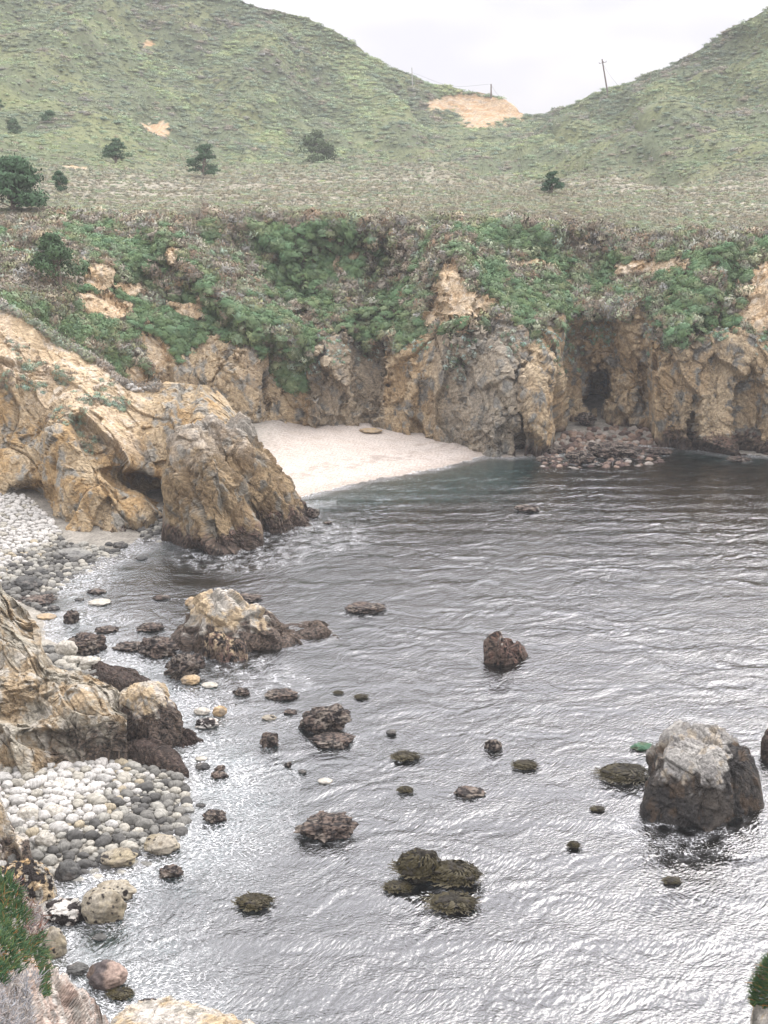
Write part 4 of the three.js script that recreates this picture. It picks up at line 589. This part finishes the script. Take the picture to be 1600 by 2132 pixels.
for (const a of [
  [1305, 1630, 92, 36, 'kelp', 'low dark weed covered rock just left of the domed rock'],
  [1342, 1564, 46, 20, 'green', 'bright green seaweed clump floating behind the domed rock', 'seaweed_clump', 'seaweed'],
  [1096, 1602, 46, 14, 'kelp', 'flat olive kelp rock between the domed rock and the small pointed rock'],
  [1028, 1563, 34, 26, 'mussel', 'small pointed pinkish rock below the upright rock'],
  [980, 1661, 58, 21, 'mussel', 'low crusted rock in open water below the flat kelp rock'],
  [845, 1652, 30, 17, 'kelp', 'small kelp tuft left of the low crusted rock'],
  [846, 1585, 50, 16, 'kelp', 'flat kelp rock straight above the small kelp tuft'],
  [815, 1530, 22, 13, 'dark', 'tiny black stone in open water right of the chunky mussel rock'],
  [762, 1278, 76, 17, 'mussel', 'long flat dark rock right of the ridge in the upper water'],
  [676, 1528, 92, 66, 'mussel', 'chunky brown mussel rock left of centre'],
  [694, 1556, 82, 22, 'mussel', 'half sunken rock at the foot of the chunky mussel rock'],
  [586, 1457, 62, 28, 'mussel', 'low brown rock up left of the chunky mussel rock'],
  [503, 1449, 30, 19, 'mussel', 'small brown rock left of the low brown rock'],
  [561, 1556, 38, 34, 'mussel', 'small knobbly rock left of the chunky mussel rock'],
  [605, 1487, 28, 11, 'mussel', 'tiny low rock between two larger brown rocks'],
  [457, 1492, 30, 24, 'tan', 'orange tan cone shaped stone in shallow water'],
  [420, 1489, 34, 19, 'pale', 'pale round stone beside the orange cone stone'],
  [430, 1517, 46, 26, 'patched', 'white stone with black mussel patches below the orange cone stone'],
  [560, 1500, 30, 14, 'spotted', 'small pale stone with black spots in mid water'],
  [396, 1427, 40, 26, 'tan', 'sandy tan boulder in front of the round mussel boulder'],
  [436, 1432, 34, 9, 'pale', 'flat pale stone awash right of the sandy tan boulder'],
  [383, 1414, 74, 58, 'mussel', 'round mussel covered boulder in front of the ridge'],
  [327, 1369, 76, 48, 'mussel', 'brown mussel boulder touching the left end of the ridge'],
  [400, 1264, 30, 24, 'tan', 'small tan stone behind the ridge top'],
  [515, 1252, 52, 13, 'mussel', 'flat dark rock awash behind the ridge'],
  [313, 1315, 56, 25, 'mussel', 'low speckled rock behind the left end of the ridge'],
  [180, 1362, 76, 50, 'mussel', 'large dark rock above the pale stones by the outcrop'],
  [268, 1356, 62, 24, 'mussel', 'low wide rock between two mussel boulders left of the ridge'],
  [220, 1318, 46, 18, 'mussel', 'flat grey brown rock up left of the low speckled rock'],
  [200, 1238, 38, 12, 'mussel', 'reddish flat rock near the upper pebble shore'],
  [205, 1261, 46, 17, 'pale', 'pale flat stone below the reddish flat rock'],
  [148, 1299, 34, 30, 'mussel', 'dark knobby rock close to the upper outcrop'],
  [165, 1252, 20, 10, 'dark', 'tiny black stone left of the pale flat stone'],
  [52, 1236, 66, 44, 'dark', 'black boulder at the foot of the upper pebble shore'],
  [68, 1262, 78, 28, 'mussel', 'dark brown slab in front of the black boulder'],
  [86, 1204, 34, 24, 'dark', 'small black boulder on the edge of the upper pebbles'],
  [335, 1249, 32, 10, 'mussel', 'low brown rock awash left of the ridge top'],
  [110, 1272, 26, 14, 'dark', 'small dark stone right of the dark brown slab'],
  [95, 1290, 40, 16, 'tan', 'yellowish flat stone by the upper outcrop'],
  [1100, 1066, 48, 22, 'mussel', 'pinkish rock alone far out below the cliffs'],
  [446, 1714, 48, 30, 'mussel', 'small brown rock off the near pebble beach'],
  [680, 1750, 108, 60, 'mussel', 'wide lumpy grey brown rock in the lower water'],
  [874, 1838, 88, 72, 'kelp', 'taller left lobe of the twin kelp rocks'],
  [948, 1848, 96, 60, 'kelp', 'rounded right lobe of the twin kelp rocks'],
  [946, 1900, 86, 34, 'kelp', 'low kelp mound just below the twin kelp rocks'],
  [828, 1858, 50, 18, 'kelp', 'thin kelp bunch left of the low kelp mound'],
  [529, 1894, 66, 34, 'kelp', 'kelp covered rock trailing strands right of the big spotted boulder'],
  [354, 1829, 48, 28, 'mussel', 'small crusted rock below the spotted pebble boulders'],
  [210, 1924, 94, 80, 'spotted', 'big tan boulder with black spots near the lower left'],
  [238, 1876, 78, 46, 'spotted', 'paler spotted boulder behind the big tan boulder'],
  [132, 1926, 88, 56, 'patched', 'white rock with black mussel patches left of the big tan boulder'],
  [140, 1834, 52, 42, 'dark', 'black cone shaped stone in the pebble shallows'],
  [244, 1807, 76, 44, 'spotted', 'flat spotted boulder at the edge of the pebbles'],
  [334, 1780, 74, 46, 'spotted', 'spotted boulder with a mussel cap at the outer pebbles'],
  [95, 1820, 38, 16, 'slate', 'flat grey stone beside the black cone stone'],
  [206, 1958, 30, 11, 'dark', 'small black stone awash below the big tan boulder'],
  [220, 2062, 80, 62, 'pinkdark', 'half black half pinkish boulder near the bottom left'],
  [250, 2080, 46, 22, 'kelp', 'small kelp rock under the half black boulder'],
  [304, 2101, 42, 20, 'mussel', 'little dark rock near the bottom edge'],
  [110, 1996, 52, 66, 'spotted', 'grey spotted boulder against the foreground bluff'],
  [160, 2030, 46, 26, 'dark', 'dark boulder tucked behind the half black boulder'],
  [1196, 1768, 24, 18, 'kelp', 'small kelp tuft left below the domed rock'],
  [1402, 1842, 34, 10, 'kelp', 'thin kelp strand in the lower right water'],
  [677, 1632, 30, 12, 'pale', 'pale stone just under the surface in mid water'],
  [418, 1584, 24, 10, 'pale', 'small cream stone above the two dark shore stones'],
  [421, 1603, 30, 17, 'dark', 'smooth black stone off the mussel ledge'],
  [456, 1622, 34, 18, 'mussel', 'lower of two little mussel stones off the ledge'],
  [458, 1606, 22, 14, 'mussel', 'upper of two little mussel stones off the ledge'],
  [630, 1610, 18, 9, 'dark', 'tiny dark stone up left of the pale sunken stone'],
  [600, 1598, 16, 12, 'mussel', 'tiny brown stone beside a tiny dark stone in mid water'],
  [649, 1078, 30, 24, 'mussel', 'dark knob at the right foot of the sea stack'],
  [683, 1091, 16, 8, 'mussel', 'tiny rock awash right of the sea stack'],
  [294, 1166, 26, 9, 'dark', 'black stone awash in front of the sea stack'],
  [250, 1142, 30, 18, 'dark', 'dark stone at the end of the upper pebbles'],
  [226, 1140, 18, 13, 'dark', 'small dark stone left of another dark stone at the pebble end'],
  [150, 1166, 76, 36, 'slate', 'dark green grey boulder on the upper pebble shore'],
  [393, 1692, 24, 13, 'slate', 'grey green stone just off the near pebbles'],
  [418, 1680, 20, 9, 'dark', 'small dark stone right of the grey green stone'],
  [1212, 966, 56, 36, 'mussel', 'dark red brown rock at the water edge left of the cave cove'],
  [1280, 955, 96, 52, 'mussel', 'largest dark mussel rock in front of the cave'],
  [1133, 962, 30, 16, 'mussel', 'small reddish rock at the cliff foot right of the sand'],
  [1540, 962, 46, 18, 'mussel', 'low red brown rock under the right cliff'],
  [1160, 945, 40, 22, 'mussel', 'dark boulder beside the crack in the cliff'],
  [1375, 948, 50, 24, 'mussel', 'dark boulder right of the cave cove'],
  [705, 1446, 20, 7, 'kelp', 'tiny kelp scrap above the chunky mussel rock'],
  [752, 1456, 26, 9, 'kelp', 'kelp scrap right of the chunky mussel rock'],
  [1245, 1690, 26, 9, 'kelp', 'thin kelp scrap between the domed rock and the low crusted rock'],
]) rock(...a);
rock(1222, 882, 40, 28, 'mussel', 'brown boulder in the mouth of the cave cove', 'cove_boulder', 'boulder', 0.9);
rock(772, 902, 46, 15, 'tan', 'low tan rock half buried in the sand beach', 'beach_rock', 'rock', 0.9);
for (const [px, py, w, h, label] of [[118, 1664, 62, 42, 'largest cream cobble on the near pebble beach'], [112, 1712, 54, 40, 'olive grey cobble below the largest cream cobble'], [55, 1722, 50, 44, 'white cobble with dark grain left of the olive cobble'], [92, 1765, 42, 34, 'rounded white cobble at the lower pebbles'], [135, 1370, 46, 40, 'tall pale grey boulder in the upper stones by the outcrop'], [185, 1388, 44, 26, 'yellowish boulder beside the tall pale grey boulder'], [157, 1384, 30, 20, 'small white boulder between two pale boulders']]) rock(px, py, w, h, 'pale', label, 'cobble', 'cobble', 0.35);
// ---------------------------------------------------------------- pebbles
const insidePoly = (L, x, y) => { let r = false; for (let i = 0, j = L.length - 1; i < L.length; j = i++) if ((L[i][1] > y) !== (L[j][1] > y) && x < (L[j][0] - L[i][0]) * (y - L[i][1]) / (L[j][1] - L[i][1]) + L[i][0]) r = !r; return r; };
const PEB = [31, 32, 33, 34, 35].map((s) => { const g = blob(0.5, 0.33, 0.42, 'pale', s, 4); const C = g.attributes.color; for (let i = 0; i < C.count; i++) { const m = (C.getX(i) + C.getY(i) + C.getZ(i)) / 1.25; C.setXYZ(i, m, m * 0.985, m * 0.96); } return g; });
const TONE = [[0.50, 0.50, 0.49], [0.43, 0.43, 0.42], [0.55, 0.545, 0.53], [0.38, 0.37, 0.33], [0.33, 0.33, 0.305], [0.18, 0.18, 0.17], [0.09, 0.09, 0.088], [0.37, 0.33, 0.25]];
{
  const mats = TONE.map((c) => { const m = SMOOTH.clone(); m.color.setRGB(...c); return m; }), R = rng(640);
  const pool = (poly, want, r0, r1, seed) => {   // pebbles lying side by side, the larger ones first
    const Q = rng(seed), list = [], cell = new Map(), key = (x, z) => Math.floor(x / r1) * 4096 + Math.floor(z / r1), xs = poly.map((p) => p[0]), ys = poly.map((p) => p[1]);
    for (let t = 0; t < want * 14 && list.length < want; t++) {
      const px = lerp(Math.min(...xs), Math.max(...xs), Q()), py = lerp(Math.min(...ys), Math.max(...ys), Q()); if (!insidePoly(poly, px, py)) continue;
      const p = atY(px, py, 0.7), r = lerp(r1, r0, Math.pow(t / (want * 14), 0.35)) * (0.8 + 0.4 * Q()); let ok = true; const c = [Math.floor(p.x / r1), Math.floor(p.z / r1)];
      for (let a = -1; a <= 1 && ok; a++) for (let b = -1; b <= 1 && ok; b++) for (const q of cell.get((c[0] + a) * 4096 + c[1] + b) ?? []) if (Math.hypot(q.p.x - p.x, q.p.z - p.z) < (q.r + r) * 0.8) { ok = false; break; }
      if (!ok) continue; const d = shoreDist(p.x, p.z); p.y = Math.max(-0.25, shoreY(p.x, p.z, d)) + r * 0.22; const q = { p, r, d }; list.push(q); const k = (c[0]) * 4096 + c[1]; if (!cell.has(k)) cell.set(k, []); cell.get(k).push(q);
    }
    return list;
  };
  const tone = (d, u) => (d + u * 1.6 < 2.0 ? [6, 5, 5, 4, 6, 3][Math.floor(R() * 6)] : d + u < 3.2 ? [4, 3, 1, 5, 0, 7][Math.floor(R() * 6)] : [0, 1, 2, 0, 2, 1, 3, 0][Math.floor(R() * 8)]);
  const near = pool([[-40, 1650], [60, 1612], [150, 1580], [230, 1560], [310, 1562], [395, 1612], [400, 1650], [375, 1710], [310, 1765], [215, 1800], [130, 1800], [60, 1795], [-40, 1790]], 1100, 0.08, 0.4, 641).sort((a, b) => b.r - a.r);
  const LAB = { 0: ['smooth white pebble on the near pebble beach', 'white pebbles on the near beach'], 1: ['smooth grey pebble on the near pebble beach', 'grey pebbles on the near beach'], 2: ['dark wet pebble at the edge of the near pebble beach', 'dark pebbles at the near water edge'], 3: ['brownish pebble on the near pebble beach', 'brownish pebbles on the near beach'] };
  const place = (o, q) => { o.position.copy(q.p); o.rotation.set((R() - 0.5) * 0.35, R() * 6.283, (R() - 0.5) * 0.35); o.scale.set(q.r * 2 * (0.9 + 0.35 * R()), q.r * 2.1, q.r * 2); };
  near.slice(0, 300).forEach((q) => { const k = tone(q.d, R() - 0.5), L = LAB[[0, 0, 0, 3, 1, 2, 2, 3][k]], o = new THREE.Mesh(PEB[Math.floor(R() * 5)], mats[k]); place(o, q); put(o, 'pebble', L[0], 'pebble', L[1]); });
  const rest = (list, name, label, wetter = 0) => { const im = new THREE.InstancedMesh(PEB[1], SMOOTH, list.length), col = new THREE.Color(); list.forEach((q, i) => { place(COPY, q); COPY.updateMatrix(); im.setMatrixAt(i, COPY.matrix); im.setColorAt(i, col.setRGB(...TONE[tone(q.d - wetter, R() - 0.5)])); }); put(im, name, label, null, null, 'stuff'); };
  rest(near.slice(300), 'small_pebbles', 'small pebbles filling the gaps on the near beach');
  const upper = [...pool([[-60, 1060], [60, 1062], [110, 1095], [130, 1125], [215, 1128], [262, 1130], [262, 1142], [190, 1170], [150, 1180], [130, 1200], [90, 1255], [40, 1235], [-60, 1215]], 2600, 0.13, 0.36, 642), ...pool([[285, 1058], [350, 1058], [350, 1108], [300, 1112]], 300, 0.14, 0.35, 643), ...pool([[85, 1320], [170, 1370], [235, 1402], [210, 1420], [90, 1400]], 120, 0.15, 0.5, 644)];
  rest(upper, 'upper_pebbles', 'pale pebbles of the far pebble beach under the headland', 1.6);
  const rub = pool([[1125, 935], [1180, 895], [1330, 880], [1365, 905], [1385, 945], [1330, 955], [1130, 962]], 260, 0.14, 0.42, 645), rubm = [[0.28, 0.2, 0.15], [0.2, 0.14, 0.11], [0.1, 0.07, 0.06], [0.33, 0.29, 0.25]].map((c) => { const m = WETROCK.clone(); m.color.setRGB(...c); return m; });
  const RUB = [51, 52, 53].map((s) => { const g = blob(0.55, 0.42, 0.5, 'mussel', s, 3), C = g.attributes.color; for (let i = 0; i < C.count; i++) { const m = 0.9 + 0.2 * hsh(i, s, 1); C.setXYZ(i, m, m, m); } return g; });
  rub.forEach((q) => { const o = new THREE.Mesh(RUB[Math.floor(R() * 3)], rubm[Math.floor(R() * 4)]); place(o, q); put(o, 'rubble_rock', 'angular brown rock in the rubble in front of the cave', 'rock', 'rubble below the cave'); });
  const white = []; for (let k = 0; k < 26; k++) { const x = 262 + R() * 72, q = atD(x, spurTop(x) + 6 + R() * 10, spurD(x, spurTop(x)) - 0.3), o = new THREE.Mesh(PEB[k % 5], mats[k % 3]); place(o, { p: q, r: 0.12 + R() * 0.16 }); put(o, 'white_stone', 'small white stone on the crest of the headland', 'stone', 'white stones on the headland crest'); }
}
// ---------------------------------------------------------------- foam along the left shore
{
  const lace = tex(1024, (u, v) => { const wu = u + 0.03 * tiled(u, v, 12, 3), a = Math.abs(tiled(wu, v, 16, 3)), b = Math.abs(tiled(wu + 0.4, v + 0.2, 34, 2)), c = tiled(u + 0.1, v + 0.6, 70, 2); return clamp((0.1 - a) * 11, 0, 1) + clamp((0.07 - b) * 8, 0, 0.8) * 0.7 + (c > 0.35 ? 0.5 : 0) * 0.5; });
  const NU = 430, NV = 420, D0 = 40, D1 = 150, g = grid(NU, NV, (i, j, v) => { const D = D0 * Math.pow(D1 / D0, j / NV), x = lerp(-0.285, 0.3, i / NU) * D; v.set(x, waveAt(x, -D) + 0.012, -D); }), P = g.attributes.position, U = new Float32Array(P.count * 2), C = new Float32Array(P.count * 4), keep = [];
  for (let i = 0; i < P.count; i++) {
    const x = P.getX(i), z = P.getZ(i), d = -shoreDist(x, z), w = fbm2(x * 0.13 + 4, z * 0.13, 4), left = x < -4 && -z < 125, reach = left ? (-z < 62 ? 5.5 : -z < 95 ? 6 : 4.5) : x > 12 ? 1.6 : 1.2; U[i * 2] = x / 5; U[i * 2 + 1] = z / 5;
    let a = clamp(sstep(d, reach * 1.5, 0.3) * (1.0 + w * 1.4), 0, 1) * sstep(d, -1.2, -0.2);
    for (const [rx, rz, r] of WET) { const q = Math.hypot(x - rx, (z - rz) * 1.1) / r; if (q < 1.7) a = Math.max(a, 0.75 * sstep(q, 1.6, 1.05) * clamp(0.5 + fbm2(x * 0.7, z * 0.7, 2) * 1.6, 0, 1)); }
    C[i * 4] = C[i * 4 + 1] = C[i * 4 + 2] = 1; C[i * 4 + 3] = a;
  }
  const I = g.index.array; for (let k = 0; k < I.length; k += 3) if (C[I[k] * 4 + 3] + C[I[k + 1] * 4 + 3] + C[I[k + 2] * 4 + 3] > 0.03) keep.push(I[k], I[k + 1], I[k + 2]);
  g.setIndex(keep); g.setAttribute('uv', new THREE.BufferAttribute(U, 2)); g.setAttribute('color', new THREE.BufferAttribute(C, 4));
  put(new THREE.Mesh(g, std({ color: new THREE.Color(0.8, 0.8, 0.8), roughness: 1, vertexColors: true, transparent: true, alphaMap: lace })), 'sea_foam', 'lacy white foam drifting along the left shore', null, null, 'stuff');
}
scene.fog = new THREE.FogExp2(new THREE.Color(0.93, 0.94, 0.95), 0.00027);   // thin sea haze
renderer.render(scene, camera);
